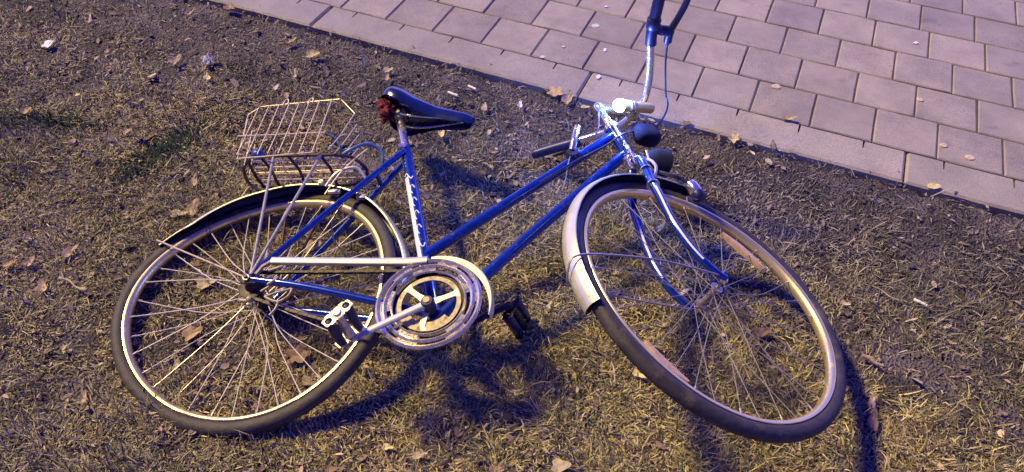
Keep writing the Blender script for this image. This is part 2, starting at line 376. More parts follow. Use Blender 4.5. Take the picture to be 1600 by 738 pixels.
def add_mesh(name, V, F, col, material, nloc=3):
    me = bpy.data.meshes.new(name); n = len(V)
    me.vertices.add(n); me.vertices.foreach_set("co", V.astype(np.float32).ravel())
    nf = len(F); me.loops.add(nf * 3); me.loops.foreach_set("vertex_index", F.astype(np.int32).ravel())
    me.polygons.add(nf); me.polygons.foreach_set("loop_start", np.arange(0, nf * 3, 3, dtype=np.int32)); 
    me.update(calc_edges=True); me.validate()
    ca = me.color_attributes.new("tint", "FLOAT_COLOR", "POINT")
    cc = np.ones((n, 4), np.float32); cc[:, :3] = col; ca.data.foreach_set("color", cc.ravel())
    me.materials.append(material); o = bpy.data.objects.new(name, me); C.objects.link(o); return o
def light_falloff(x, y):
    """painted falloff of the warm light: greyest and darkest along the kerb and left"""
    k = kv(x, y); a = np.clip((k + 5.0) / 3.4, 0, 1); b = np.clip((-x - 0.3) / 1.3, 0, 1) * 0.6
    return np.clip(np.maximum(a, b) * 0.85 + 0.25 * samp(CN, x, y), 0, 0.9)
def grass(n):
    x, y = scatter(n, "grass"); N = len(x); az = samp(ON, x, y) * 9.0 + rng.normal(0, 1.0, N) + np.where(rng.random(N) < 0.25, rng.uniform(0, 6.28, N), 0)
    z = samp(HZ, x, y) - 0.002; cn = samp(CN, x, y)
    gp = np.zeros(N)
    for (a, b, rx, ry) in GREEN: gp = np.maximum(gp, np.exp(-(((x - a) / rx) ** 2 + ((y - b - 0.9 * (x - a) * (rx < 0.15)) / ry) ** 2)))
    cl_ = samp(CLN, x, y); L = rng.gamma(3.6, 0.0078, N) * np.clip(0.85 + 0.3 * cn + 0.5 * cl_, 0.4, 1.6); L = np.clip(L, 0.010, 0.075); w = rng.uniform(0.0006, 0.0017, N)
    el = np.radians(rng.uniform(5, 75, N)) * np.where(rng.random(N) < 0.45, 0.3, 1); curl = rng.normal(-0.55, 0.6, N); tw = rng.normal(0, 0.5, N)
    seg = 3; P = np.zeros((N, seg + 1, 3)); P[:, 0] = np.stack([x, y, z], 1)
    a = az.copy(); e = el.copy()
    for s in range(seg):
        st = L / seg
        P[:, s + 1, 0] = P[:, s, 0] + st * np.cos(e) * np.cos(a); P[:, s + 1, 1] = P[:, s, 1] + st * np.cos(e) * np.sin(a); P[:, s + 1, 2] = P[:, s, 2] + st * np.sin(e)
        e = e + curl / seg * 1.3; a = a + tw / seg
    P[:, 1:, 2] = np.maximum(P[:, 1:, 2], z[:, None] + 0.003 + rng.uniform(0, 0.006, N)[:, None])
    side = np.stack([-np.sin(az), np.cos(az), rng.normal(0, 0.5, N)], 1); side /= np.linalg.norm(side, axis=1)[:, None]
    ws = [0.8, 1.0, 0.75]; vs = []
    for s in range(seg):
        vs += [P[:, s] - side * (w * ws[s])[:, None], P[:, s] + side * (w * ws[s])[:, None]]
    vs.append(P[:, seg]); Vv = np.stack(vs, 1).reshape(-1, 3)
    base = np.arange(N)[:, None] * 7; tri = np.array([[0, 1, 3], [0, 3, 2], [2, 3, 5], [2, 5, 4], [4, 5, 6]])
    F = (base[:, None, :] + tri[None]).reshape(-1, 3)
    pal = np.array([(0.58, 0.48, 0.22), (0.44, 0.36, 0.16), (0.28, 0.225, 0.12), (0.20, 0.19, 0.09), (0.11, 0.13, 0.05), (0.13, 0.09, 0.06), (0.62, 0.54, 0.38)])
    g = np.clip(0.27 + 0.34 * cn, 0.04, 0.6)
    pw = np.stack([0.22 * (1 - g), 0.26 * (1 - g), 0.22 * (1 - g), g * 0.55, g * 0.40, 0.16 * np.ones(N), 0.05 * (1 - g)], 1); pw /= pw.sum(1)[:, None]
    idx = (rng.random(N)[:, None] > np.cumsum(pw, 1)).sum(1); idx = np.clip(idx, 0, 6)
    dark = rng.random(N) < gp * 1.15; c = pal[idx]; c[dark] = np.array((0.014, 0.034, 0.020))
    c = c * rng.uniform(0.82, 1.25, N)[:, None]
    wt = light_falloff(x, y)[:, None] * (1 - np.clip(gp * 2, 0, 1))[:, None]; gr = c.mean(1)[:, None] * np.array([1.0, 0.93, 0.98]); c = c * (1 - wt) + gr * wt * 0.50  # painted light falloff greys and darkens the blade colours
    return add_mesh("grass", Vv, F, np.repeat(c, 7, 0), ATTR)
def litter(n):
    x, y = scatter(n, "litter"); N = len(x); z = samp(HZ, x, y) + rng.uniform(0.003, 0.016, N)
    k = kv(x, y); z = np.where(k > -0.84, ZP + 0.004, z)
    a = rng.uniform(0, 2 * np.pi, N); L = rng.gamma(2.6, 0.0019, N) + 0.0022; wd = L * rng.uniform(0.25, 0.7, N)
    t1 = rng.normal(0, 0.40, N); t2 = rng.normal(0, 0.40, N)
    d1 = np.stack([np.cos(a), np.sin(a), t1], 1); d2 = np.stack([-np.sin(a), np.cos(a), t2], 1); c0 = np.stack([x, y, z], 1)
    cup = rng.uniform(-0.4, 0.5, N) * wd
    m = lambda u, v, h=0: c0 + d1 * (L * u)[:, None] + d2 * (wd * v)[:, None] + np.stack([0 * x, 0 * x, cup * h], 1)
    jj = lambda: rng.uniform(0.7, 1.2, N)
    vs = [m(-1 * jj(), 0), m(-0.4, -0.8 * jj(), 1), m(0.5, -0.7 * jj(), 1), m(1 * jj(), 0.1), m(0.4, 0.8 * jj(), 1), m(-0.5, 0.7 * jj(), 1), m(0, 0, -0.3)]
    Vv = np.stack(vs, 1).reshape(-1, 3); base = np.arange(N)[:, None] * 7
    tri = np.array([[6, i, (i + 1) % 6] for i in range(6)]); F = (base[:, None, :] + tri[None]).reshape(-1, 3)
    pal = np.array([(0.34, 0.25, 0.17), (0.22, 0.15, 0.11), (0.46, 0.36, 0.24), (0.13, 0.09, 0.07), (0.27, 0.18, 0.13), (0.07, 0.05, 0.045)])
    c = pal[rng.choice(6, N, p=[0.16, 0.24, 0.06, 0.24, 0.16, 0.14])] * rng.uniform(0.8, 1.3, N)[:, None]
    wt = light_falloff(x, y)[:, None] * 0.7; gr = c.mean(1)[:, None] * np.array([1.04, 0.95, 0.98]); c = c * (1 - wt) + gr * wt  # flakes greyed by the same painted falloff
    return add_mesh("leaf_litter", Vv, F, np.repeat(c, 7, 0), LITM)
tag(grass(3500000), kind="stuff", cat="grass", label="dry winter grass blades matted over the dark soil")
tag(litter(80000), kind="stuff", cat="leaf litter", label="small brown leaf and bark flakes strewn over the soil")

# ------------------------------------------------------------------ the bicycle
cr = A(-0.606, 1.187, 0.074); nr = A(-0.17294354, -0.07997389, 0.98167953); ex = A(0.98183051, -0.09302983, 0.16539134); ey = A(0.07809849, 0.99244628, 0.09460972)
cf = A(0.434, 1.088, 0.254); gg = A(0.86494685, 0.25504312, -0.43222675); ss = A(-0.26832939, 0.96282295, 0.03116584); nf = A(0.42410646, 0.08902235, 0.90122624)
def FR(x, y, z=0.0): return cr + x * ex + y * ey + z * nr          # frame coordinates: forward, up, drive side
def GR(a, b, c=0.0): return cf + a * gg + b * ss + c * nf          # steering coordinates: forward, along the steerer, right side
bike = empty("bicycle", (-0.15, 1.10, 0.0))
tag(bike, "blue step-through bicycle lying on its side on the grass beside the pavement", "bicycle")

# frame
fr = empty("frame", FR(0.5, 0.15), bike)
ST0, BB = (0.2826, 0.4618), (0.4553, -0.0745)
MB().tube([FR(0.2780, 0.476), FR(*BB)], 0.0150, 16).build("seat_tube", BLUE, fr)
MB().tube([FR(0.3935, 0.1065), FR(0.836, 0.4975)], 0.0140, 16).build("top_tube", BLUE, fr)
MB().tube([FR(0.4553, -0.0745), FR(0.5623, 0.0619), FR(0.664, 0.1884), FR(0.872, 0.434)], 0.0140, 16).build("down_tube", BLUE, fr)
HA = A(-0.4035, 0.915)
def HT(d, c=0.0): return FR(0.8572 + HA[0] * d, 0.4655 + HA[1] * d, c)
haxis = HT(1) - HT(0)
MB().lathe(HT(-0.060), haxis, [(0, 0.0175), (0.006, 0.0185), (0.010, 0.0165), (0.110, 0.0165), (0.114, 0.0185), (0.120, 0.0175)], 20).build("head_tube", BLUE, fr)
MB().lathe(FR(*BB, -0.036), nr, [(0, 0.019), (0.004, 0.021), (0.068, 0.021), (0.072, 0.019)], 20).build("bottom_bracket", BLUE, fr)
for sgn in (1, -1):
    MB().tube(smooth_path([FR(0.012, 0.0, 0.060 * sgn), FR(0.15, -0.018, 0.054 * sgn), FR(0.33, -0.050, 0.038 * sgn), FR(0.448, -0.072, 0.026 * sgn)]), [0.008] * 3 + [0.0095] * 16, 12).build("chain_stay", BLUE, fr)
    MB().tube(smooth_path([FR(0.004, 0.010, 0.062 * sgn), FR(0.11, 0.180, 0.045 * sgn), FR(0.2278, 0.367, 0.026 * sgn), FR(0.281, 0.452, 0.0165 * sgn)]), 0.0082, 12).build("seat_stay", BLUE, fr)
    mb = MB(); mb.box(FR(0.004, 0.002, 0.060 * sgn), ex, ey, nr, 0.020, 0.014, 0.0022, 0.001); mb.build("dropout", GREASE, fr)
MB().tube([FR(0.226, 0.364, -0.024), FR(0.226, 0.364, 0.024)], 0.006, 10).build("stay_bridge", BLUE, fr)
# white painted panel and curly white lettering on the seat tube
std = FR(*BB) - FR(*ST0); std /= np.linalg.norm(std); sside = np.cross(nr, std); sside /= np.linalg.norm(sside)
def SP(t, a, r=0.0155): return FR(*ST0) + std * t + r * (math.cos(a) * nr + math.sin(a) * sside)
mb = MB(); mb.rings([[SP(t, a) for a in np.linspace(-1.25, -0.25, 7)] for t in np.linspace(0.105, 0.405, 14)], closed_v=False); mb.build("white_panel", WHITE, fr)
def stroke(pts): MB().tube(smooth_path([SP(t, a, 0.0156) for t, a in pts], 4), 0.0017, 5).build("letter", WHITE, fr)
stroke([(0.100, -0.9), (0.094, -0.5), (0.104, -0.2), (0.116, 0.2), (0.108, 0.5)])
for t0 in (0.150, 0.196, 0.242, 0.290):
    stroke([(t0, 0.55), (t0 - 0.010, 0.2), (t0 - 0.004, -0.15), (t0 + 0.012, -0.2), (t0 + 0.020, 0.05)])
stroke([(0.325, -0.25), (0.345, -0.1), (0.352, 0.3), (0.340, 0.65)])

# seat post and saddle
MB().tube([FR(0.2860, 0.4510), FR(0.2390, 0.5930)], 0.0120, 16).build("seat_post", CHROME, bike)
cl = MB(); cl.lathe(FR(0.2375, 0.598, -0.022), nr, [(0, 0.009), (0.003, 0.013), (0.041, 0.013), (0.044, 0.009)], 14); cl.box(FR(0.237, 0.612, 0), ex, ey, nr, 0.016, 0.006, 0.024, 0.002)
cl.lathe(FR(0.2375, 0.598, 0.022), nr, [(0, 0.007), (0.008, 0.007)], 6); cl.build("saddle_clamp", DUSTY, bike)
cl = MB(); cl.lathe(FR(0.2790, 0.470, -0.019), nr, [(0, 0.005), (0.038, 0.005)], 8); cl.lathe(FR(0.2660, 0.478, 0.0), nr, [(-0.012, 0.007), (0.014, 0.007)], 8); cl.build("seat_bolt", CHROME, bike)
saddle = empty("saddle", FR(0.30, 0.63), bike)
sx = A(0.972, -0.235); sy = A(0.235, 0.972)                      # saddle nose direction and up, in the frame plane
def SD(l, h, c): q = A(0.188, 0.655) + sx * l + sy * h; return FR(q[0], q[1], c)
def sad_ring(t, inset=0.0, drop=0.0):
    L = 0.275
    wv = np.interp(t, [0, 0.04, 0.12, 0.25, 0.42, 0.6, 0.8, 0.94, 1], [0.045, 0.066, 0.080, 0.076, 0.050, 0.030, 0.023, 0.019, 0.010]) - inset
    h = np.interp(t, [0, 0.1, 0.35, 0.6, 0.9, 1], [0.022, 0.030, 0.014, 0.006, 0.004, -0.004]) - drop
    dp = np.interp(t, [0, 0.1, 0.3, 0.6, 0.9, 1], [0.040, 0.052, 0.052, 0.040, 0.034, 0.020])
    r = []
    for q in np.linspace(-1, 1, 17):
        a = abs(q); r.append(SD(t * L, h - dp * (a ** 2.6) - 0.004 * math.cos(q * 9) * (t < 0.4), math.copysign(wv * math.sin(min(1, a * 1.12) * math.pi / 2), q)))
    return r
ts = np.linspace(0, 1, 22)
mb = MB(); outer = [sad_ring(t) for t in ts]; inner = [sad_ring(min(max(t, 0.02), 0.985), 0.004, 0.010) for t in ts]
rings = [o_ + i_[::-1] for o_, i_ in zip(outer, inner)]
mb.rings(rings, closed_v=True, caps=True); mb.build("saddle_cover", VINYL, saddle)
mb = MB(); mb.rings([[SD(t * 0.275, hh, c) for hh, c in ((-0.004 - 0.01 * t, -w_), (-0.012 - 0.008 * t, 0), (-0.004 - 0.01 * t, w_), (-0.018 - 0.006 * t, w_ * 0.8), (-0.022 - 0.004 * t, 0), (-0.018 - 0.006 * t, -w_ * 0.8))] for t, w_ in ((0.05, 0.055), (0.14, 0.068), (0.28, 0.058), (0.42, 0.036), (0.6, 0.02), (0.8, 0.014))], caps=True)
mb.build("saddle_base", VINYL, saddle)
for sg in (1, -1):
    MB().tube(smooth_path([SD(0.035, -0.022, 0.035 * sg), SD(0.060, -0.044, 0.024 * sg), SD(0.120, -0.046, 0.022 * sg), SD(0.19, -0.032, 0.014 * sg), SD(0.245, -0.018, 0.006 * sg)]), 0.0035, 8).build("rail", CHROME, saddle)
# torn red padding hanging out of the rear
for q, (l0, h0, c0_, sc) in enumerate(((0.012, -0.020, 0.030, 1.0), (0.030, -0.045, 0.040, 0.9), (0.020, -0.050, 0.012, 0.8), (0.045, -0.030, -0.010, 0.8))):
    mb = MB(); ctr = SD(l0, h0, c0_); vs = []
    n1, n2 = 9, 12; rings = []
    for i in range(n1):
        th = math.pi * (i + 0.5) / n1; ring = []
        for j in range(n2):
            ph = 2 * math.pi * j / n2; d = A(math.sin(th) * math.cos(ph), math.sin(th) * math.sin(ph), math.cos(th))
            rr = sc * 0.020 * (1 + 0.9 * noise.noise(Vector(d * 1.9 + q * 7)) + 0.5 * noise.noise(Vector(d * 4.5 + q * 3)))
            ring.append(ctr + rr * (d[0] * ex * 0.9 + d[1] * ey * 1.3 + d[2] * nr * 1.0))
        rings.append(ring)
    mb.rings(rings, caps=True).build("torn_padding", RED, saddle, False)

# wheels ---------------------------------------------------------------
def wheel(name, place, wob, spoke_mat, hub_fn, c0, bent=0.0, sr=0.0013, label=None):
    """place(x, y, c) maps wheel coordinates to the world; wob(theta) is the buckle of the rim"""
    w = empty(name, place(0, 0, 0), bike)
    if label: w["label"] = label
    def ring_pt(th, r, c): return place(r * math.cos(th), r * math.sin(th), c + wob(th) * (r / 0.318))
    N = 120; prof = [(0.3185, 0.0122), (0.3175, 0.0134), (0.3140, 0.0136), (0.3105, 0.0125), (0.3080, 0.0095), (0.3055, 0.0050), (0.3048, 0.0), (0.3055, -0.0050), (0.3080, -0.0095), (0.3105, -0.0125), (0.3140, -0.0136), (0.3175, -0.0134), (0.3185, -0.0122), (0.3150, -0.0112), (0.3110, 0), (0.3150, 0.0112)]
    mb = MB(); mb.rings([[ring_pt(2 * math.pi * i / N, r, c) for r, c in prof] for i in range(N)], closed_u=True); mb.build("rim", RIMM, w)
    mb = MB(); rings = []
    NT = 300
    for i in range(NT):
        th = 2 * math.pi * i / NT; ring = []
        for k in range(18):
            a = 2 * math.pi * k / 18; rr = 0.0158
            if abs(math.sin(a / 1.0 - 0)) < 2 and math.cos(a) > 0.45: rr += 0.0019 * (1 if (i // 2 + k) % 2 else 0)   # tread blocks
            ring.append(ring_pt(th, 0.3310 + rr * math.cos(a) * 1.04, rr * math.sin(a)))
        rings.append(ring)
    mb.rings(rings, closed_u=True); mb.build("tyre", RUBBER, w, False if False else True)
    hub_fn(w)
    n = 36; first = None
    for i in range(n):
        th = 2 * math.pi * (i + 0.5) / n; side = 1 if i % 2 else -1; cross = 1 if (i // 2) % 2 else -1
        th_h = th + cross * 1.05
        a = place(0.020 * math.cos(th_h), 0.020 * math.sin(th_h), side * 0.030)
        b = ring_pt(th, 0.3048, side * 0.003)
        bn = bent * rng.normal(0, 0.010); mid = (a + b) / 2; tang = np.cross(b - a, place(0, 0, 1) - place(0, 0, 0)); tang /= np.linalg.norm(tang)
        pts = smooth_path([a, mid * 0.55 + a * 0.45 + tang * bn * 0.8, mid + tang * bn, b], 4)
        o = MB().tube(pts, sr, 6).build("spoke", spoke_mat, w)
        nd = (a - b) / np.linalg.norm(a - b)
        if spoke_mat is SPOKE or i % 2: MB().tube([b - nd * 0.002, b + nd * 0.012], sr * 1.7, 6).build("nipple", ALU, w)
    return w, ring_pt

def rear_place(x, y, c): return FR(x, y, c - 0.012)
def rear_wob(th):
    t = th - math.radians(4.6); return 0.0240 * math.cos(2 * t) + 0.007 * math.sin(2 * t) - 0.0030 * math.cos(3 * t)
def rear_hub(w):
    h = MB(); h.lathe(rear_place(0, 0, -0.060), nr, [(0, 0.005), (0.022, 0.005), (0.022, 0.013), (0.027, 0.014), (0.028, 0.026), (0.033, 0.026), (0.035, 0.019), (0.050, 0.0165), (0.074, 0.0165), (0.086, 0.020), (0.088, 0.028), (0.092, 0.028), (0.094, 0.018), (0.110, 0.016), (0.122, 0.006), (0.138, 0.005), (0.146, 0.004)], 20); h.build("hub", GREASE, w)
    s = MB(); s.lathe(rear_place(0, 0, 0.040), nr, [(0, 0.030), (0.0025, 0.034), (0.004, 0.030)], 18); s.build("sprocket", GREASE, w)
    for c, r in ((0.074, 0.009), (-0.052, 0.009)):
        MB().lathe(rear_place(0, 0, c), nr, [(0, r), (0.007, r)], 6).build("axle_nut", CHROME, w)
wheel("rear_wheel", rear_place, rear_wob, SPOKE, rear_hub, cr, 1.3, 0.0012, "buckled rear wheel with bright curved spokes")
def front_place(x, y, c): return GR(x, y, c - 0.012)
def front_wob(th): return 0.005 * math.cos(2 * th)
def front_hub(w):
    h = MB(); h.lathe(front_place(0, 0, -0.055), nf, [(0, 0.004), (0.024, 0.004), (0.025, 0.014), (0.028, 0.0145), (0.031, 0.0085), (0.055, 0.0070), (0.079, 0.0085), (0.082, 0.0145), (0.085, 0.014), (0.086, 0.004), (0.118, 0.004)], 18); h.build("hub", HUBM, w)
    for c in (0.050, -0.050): MB().lathe(front_place(0, 0, c), nf, [(0, 0.0085), (0.008, 0.0085), (0.010, 0.006)], 6).build("axle_nut", CHROME, w)
    # two long spoke reflectors
    for pts in (((0.1542, 0.2131), (0.2329, 0.1128)), ((-0.2495, -0.1479), (-0.1868, -0.2361))):
        p0, p1 = A(*pts[0]), A(*pts[1]); d = (p1 - p0); L = np.linalg.norm(d); d /= L; q = A(-d[1], d[0])
        if q @ p0 < 0: q = -q
        rings = []
        for t in np.linspace(0, 1, 15):
            hw = 0.0115 * math.sin(math.pi * (0.06 + 0.88 * t)) ** 0.7; bow = 0.006 * math.sin(math.pi * t); c = p0 + d * L * t + q * bow
            rings.append([front_place(*(c + q * a), h) for a, h in ((-hw, 0.004), (-hw * 0.6, 0.010), (hw * 0.6, 0.010), (hw, 0.004), (hw, -0.002), (-hw, -0.002))])
        MB().rings(rings, caps=True).build("spoke_reflector", AMBER, w)
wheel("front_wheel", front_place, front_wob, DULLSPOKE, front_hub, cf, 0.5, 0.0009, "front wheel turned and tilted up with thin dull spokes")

# fenders ---------------------------------------------------------------
def fender(name, place, th0, th1, rad, off, width=0.052, n=60, label=None, top=0.0):
    f = MB(); rings = []; under = MB(); ur = []
    for i in range(n + 1):
        th = math.radians(th0 + (th1 - th0) * i / n); r = rad(math.degrees(th)); o_ = off(math.degrees(th)); prof = []
        for a in np.linspace(-1, 1, 11):
            prof.append((r + max(0.012, top - r) * math.cos(a * math.pi / 2) ** 0.8, o_ - width / 2 + a * width / 2))
        P_ = [place(q * math.cos(th), q * math.sin(th), c) for q, c in prof]
        Q_ = [place((q - 0.0012) * math.cos(th), (q - 0.0012) * math.sin(th), c) for q, c in prof]
        # rolled edges
        rings.append(P_ + [place((prof[-1][0] - 0.003) * math.cos(th), (prof[-1][0] - 0.003) * math.sin(th), prof[-1][1] - 0.0008)] + Q_[::-1] + [place((prof[0][0] - 0.003) * math.cos(th), (prof[0][0] - 0.003) * math.sin(th), prof[0][1] + 0.0008)])
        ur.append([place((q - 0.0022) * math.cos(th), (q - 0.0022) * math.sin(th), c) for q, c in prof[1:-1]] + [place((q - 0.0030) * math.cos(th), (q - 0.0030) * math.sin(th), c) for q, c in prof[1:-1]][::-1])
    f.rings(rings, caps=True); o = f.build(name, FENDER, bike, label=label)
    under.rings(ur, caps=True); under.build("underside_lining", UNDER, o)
    return o
fr_off = lambda d: 0.020
fr_rad = lambda d: float(np.interp(d, [-30, 12, 33, 54, 66, 84, 95, 104, 126, 140, 146, 157], [0.362, 0.366, 0.358, 0.358, 0.352, 0.341, 0.334, 0.327, 0.323, 0.321, 0.330, 0.343]))
rfend = fender("rear_fender", FR, -13, 156, fr_rad, fr_off, top=0.350, width=0.062, label="pale metal rear fender arched over the buckled wheel")
ff_off = lambda d: 0.016
ff_rad = lambda d: float(np.interp(d, [75, 110, 150, 195], [0.352, 0.350, 0.345, 0.349]))
ffend = fender("front_fender", GR, 72, 192.5, ff_rad, ff_off, label="pale metal front fender with a thin wire stay")
def arc(place, r, d, c): return place(r * math.cos(math.radians(d)), r * math.sin(math.radians(d)), c)
MB().tube(smooth_path([GR(0.0, 0.0, 0.052), GR(-0.16, 0.025, 0.045), GR(-0.30, 0.030, 0.030), GR(-0.360, 0.026, 0.016), GR(-0.368, 0.006, -0.010), GR(-0.352, -0.004, -0.034), GR(-0.30, 0.0, -0.045), GR(-0.16, 0.0, -0.055), GR(0.0, 0.0, -0.062)]), 0.0022, 8).build("fender_stay", GREYC, ffend)
for c in (0.066, -0.075):
    MB().tube([FR(0.0, 0.0, c), FR(-0.3235, 0.1545, c * 0.3)], 0.0022, 8).build("fender_stay", WIRE, rfend)

# fork -------------------------------------------------------------------
fork = empty("fork", GR(-0.03, 0.25, 0), bike)
sa = haxis; crown = HT(-0.075)
def toG(p): d = p - cf; return A(d @ gg, d @ ss, d @ nf)
cg = toG(crown)
mb = MB(); mb.lathe(HT(-0.094), haxis, [(0, 0.015), (0.004, 0.018), (0.024, 0.018), (0.030, 0.0165)], 18); mb.build("crown", CHROME, fork)
rb = smooth_path([crown, GR(cg[0] - 0.012, cg[1] - 0.030, 0.016), GR(-0.052, 0.300, 0.032), GR(-0.070, 0.240, 0.047), GR(-0.078, 0.150, 0.052), GR(-0.062, 0.070, 0.052), GR(-0.030, 0.018, 0.050), GR(0.0, 0.0, 0.048)], 6)
MB().tube(rb, list(np.linspace(0.0135, 0.0075, len(rb))), 14).build("blade", BLUE, fork)
lb = smooth_path([crown, GR(cg[0] - 0.002, cg[1] - 0.025, -0.036), GR(-0.040, 0.320, -0.056), GR(-0.050, 0.240, -0.062), GR(-0.058, 0.150, -0.064), GR(-0.050, 0.070, -0.064), GR(-0.022, 0.016, -0.064), GR(0.0, 0.0, -0.062)], 6)
MB().tube(lb, list(np.linspace(0.0125, 0.0075, len(lb))), 14).build("blade", BLUE, fork)
for d in (-0.063, 0.060, 0.066):
    MB().lathe(HT(d), haxis, [(-0.004, 0.017), (-0.003, 0.0205), (0.003, 0.0205), (0.004, 0.016)], 20).build("headset_cup", CHROME, fork)
MB().tube([HT(0.085, 0.024), HT(0.02, 0.028), HT(-0.105, 0.030)], 0.0034, 8).build("brake_rod", CHROME, fork)
for d in (0.055, 0.005, -0.045, -0.095):
    MB().lathe(HT(d, 0.027 if d < 0.04 else 0.025), haxis, [(-0.006, 0.004), (-0.006, 0.0056), (0.006, 0.0056), (0.006, 0.004)], 10).build("rod_clip", ALU, fork)
def stripe(path, rr, side, name="pinstripe"):
    rings = []
    for i in range(len(path)):
        t_ = path[min(i + 1, len(path) - 1)] - path[max(i - 1, 0)]; t_ = t_ / np.linalg.norm(t_); a_ = side - (side @ t_) * t_; a_ /= np.linalg.norm(a_); b_ = np.cross(t_, a_)
        r_ = rr[i] + 0.0005; rings.append([path[i] + r_ * (math.cos(q) * a_ + math.sin(q) * b_) for q in (-0.22, -0.07, 0.07, 0.22)] + [path[i] + (r_ - 0.001) * (math.cos(q) * a_ + math.sin(q) * b_) for q in (0.22, 0.07, -0.07, -0.22)])
    MB().rings(rings, caps=True).build(name, WHITE, fork)
stripe(rb[16:34], list(np.linspace(0.0135, 0.0075, len(rb)))[16:34], nf * 0.8 - gg * 0.7)
stripe(lb[14:30], list(np.linspace(0.0125, 0.0075, len(lb)))[14:30], nf * 0.8 - gg * 0.7)
# chrome band and calliper brake on the crown and upper blade
for q, pp in ((0.0, rb[9]), (1.0, rb[13])):
    dirb = rb[10] - rb[9]; dirb /= np.linalg.norm(dirb)
    MB().lathe(pp, dirb, [(-0.002, 0.0140), (-0.002, 0.0158), (0.002, 0.0158), (0.002, 0.0140)], 16).build("blade_band", CHROME, fork)
cal = MB(); c0_ = crown + gg * 0.028
cal.tube(smooth_path([c0_ + nf * 0.004, c0_ + nf * 0.028 - ss * 0.010, c0_ + nf * 0.034 - ss * 0.040 + gg * 0.004, c0_ + nf * 0.020 - ss * 0.062]), 0.0042, 8)
cal.tube(smooth_path([c0_ - nf * 0.004, c0_ - nf * 0.036 - ss * 0.010, c0_ - nf * 0.042 - ss * 0.040, c0_ - nf * 0.024 - ss * 0.062]), 0.0042, 8)
cal.lathe(c0_ - gg * 0.030, gg, [(0, 0.004), (0.036, 0.004), (0.036, 0.007), (0.042, 0.007)], 8); cal.tube([c0_ + nf * 0.028 - ss * 0.01, c0_ + nf * 0.034 + ss * 0.020], 0.003, 6)
cal.box(c0_ + nf * 0.018 - ss * 0.066, gg, ss, nf, 0.020, 0.005, 0.005, 0.001); cal.build("front_brake", ALU, bike)

# stem, handlebar, grips, levers -------------------------------------------
qt = HT(0.158)
MB().lathe(HT(0.066), haxis, [(0, 0.0108), (0.072, 0.0108), (0.078, 0.0150), (0.094, 0.0155), (0.100, 0.0120), (0.104, 0.0060)], 18).build("stem_quill", CHROME, bike)
sb = HT(0.152); clampc = GR(0.068, 0.650, -0.002)
MB().tube(smooth_path([sb, sb * 0.5 + clampc * 0.5 + ss * 0.004, clampc], 5), 0.0115, 14).build("stem_extension", CHROME, bike)
MB().lathe(clampc - nf * 0.017, nf, [(0, 0.0150), (0.003, 0.0175), (0.031, 0.0175), (0.034, 0.0150)], 18).build("bar_clamp", CHROME, bike)
barR = [GR(0.071, 0.650, 0.0), GR(0.073, 0.648, 0.024), GR(0.070, 0.646, 0.050), GR(0.052, 0.646, 0.095), GR(0.016, 0.646, 0.155), GR(-0.020, 0.646, 0.208), GR(-0.040, 0.646, 0.245), GR(-0.066, 0.646, 0.305), GR(-0.100, 0.646, 0.385)]
barL = [GR(0.071, 0.650, 0.0), GR(0.068, 0.652, -0.040), GR(0.052, 0.662, -0.085), GR(0.030, 0.678, -0.125), GR(0.006, 0.692, -0.160), GR(-0.014, 0.703, -0.190), GR(-0.045, 0.722, -0.235), GR(-0.075, 0.738, -0.278)]
hb = empty("handlebar", clampc, bike)
pR = smooth_path(barR, 6); pL = smooth_path(barL, 6)
MB().tube(pL[::-1] + pR[1:], 0.0108, 14).build("bar", CHROME, hb)
MB().tube(pR[-20:], [0.0150] + [0.0145] * 18 + [0.013], 16).build("grip", BLACKP, hb)
MB().tube(pL[-15:], [0.0150] + [0.0145] * 13 + [0.013], 16).build("grip", BLACKP, hb)
def tan_at(p, i): t = p[i + 1] - p[i]; return t / np.linalg.norm(t)
# right brake lever: clamp, body, blade
i0 = 37; tR = tan_at(pR, i0); pc = pR[i0]
lv = MB(); lv.lathe(pc - tR * 0.014, tR, [(0, 0.0155), (0.002, 0.0175), (0.026, 0.0175), (0.028, 0.0155)], 18)
og = gg - (gg @ tR) * tR; og /= np.linalg.norm(og)
lv.tube(smooth_path([pc, GR(-0.018, 0.646, 0.243), GR(0.004, 0.646, 0.246), GR(0.014, 0.646, 0.246)]), [0.012] * 7 + [0.013] * 12, 12)
lv.tube(smooth_path([GR(0.031, 0.646, 0.212), GR(0.020, 0.646, 0.232), GR(0.012, 0.646, 0.256), GR(0.010, 0.646, 0.292), GR(0.003, 0.646, 0.335), GR(-0.022, 0.646, 0.40)]), [0.0045] * 3 + [0.011] * 9 + [0.0085] * 19, 10)
lv.build("brake_lever", BLACKP, hb)
# left lever folded towards the ground
i1 = 26; tL = tan_at(pL, i1); pc2 = pL[i1]; og2 = ss * 0.1 + gg - ((gg + ss * 0.1) @ tL) * tL; og2 /= np.linalg.norm(og2)
lv = MB(); lv.lathe(pc2 - tL * 0.012, tL, [(0, 0.0150), (0.002, 0.0170), (0.022, 0.0170), (0.024, 0.0150)], 16)
lv.tube(smooth_path([pc2, pc2 + og2 * 0.020, pc2 + og2 * 0.032 + tL * 0.02, pc2 + og2 * 0.040 + tL * 0.09]), [0.008] * 6 + [0.0058] * 13, 10); lv.build("brake_lever", BLACKP, hb)
P1 = FR(0.758, 0.4555, 0.03); P2 = FR(0.7685, 0.512, 0.045)
mb = MB(); mb.tube(smooth_path([FR(0.735, 0.430, 0.020), FR(0.740, 0.460, 0.030), FR(0.745, 0.505, 0.030)], 4), [0.009] * 4 + [0.0085] * 5, 12); mb.build("gear_lever", CHROME, bike)
mb = MB(); mb.lathe(FR(0.7380, 0.425, -0.004), nr, [(0, 0.020), (0.02, 0.020), (0.026, 0.014)], 16); mb.build("gear_lever_clamp", BLACKP, bike)

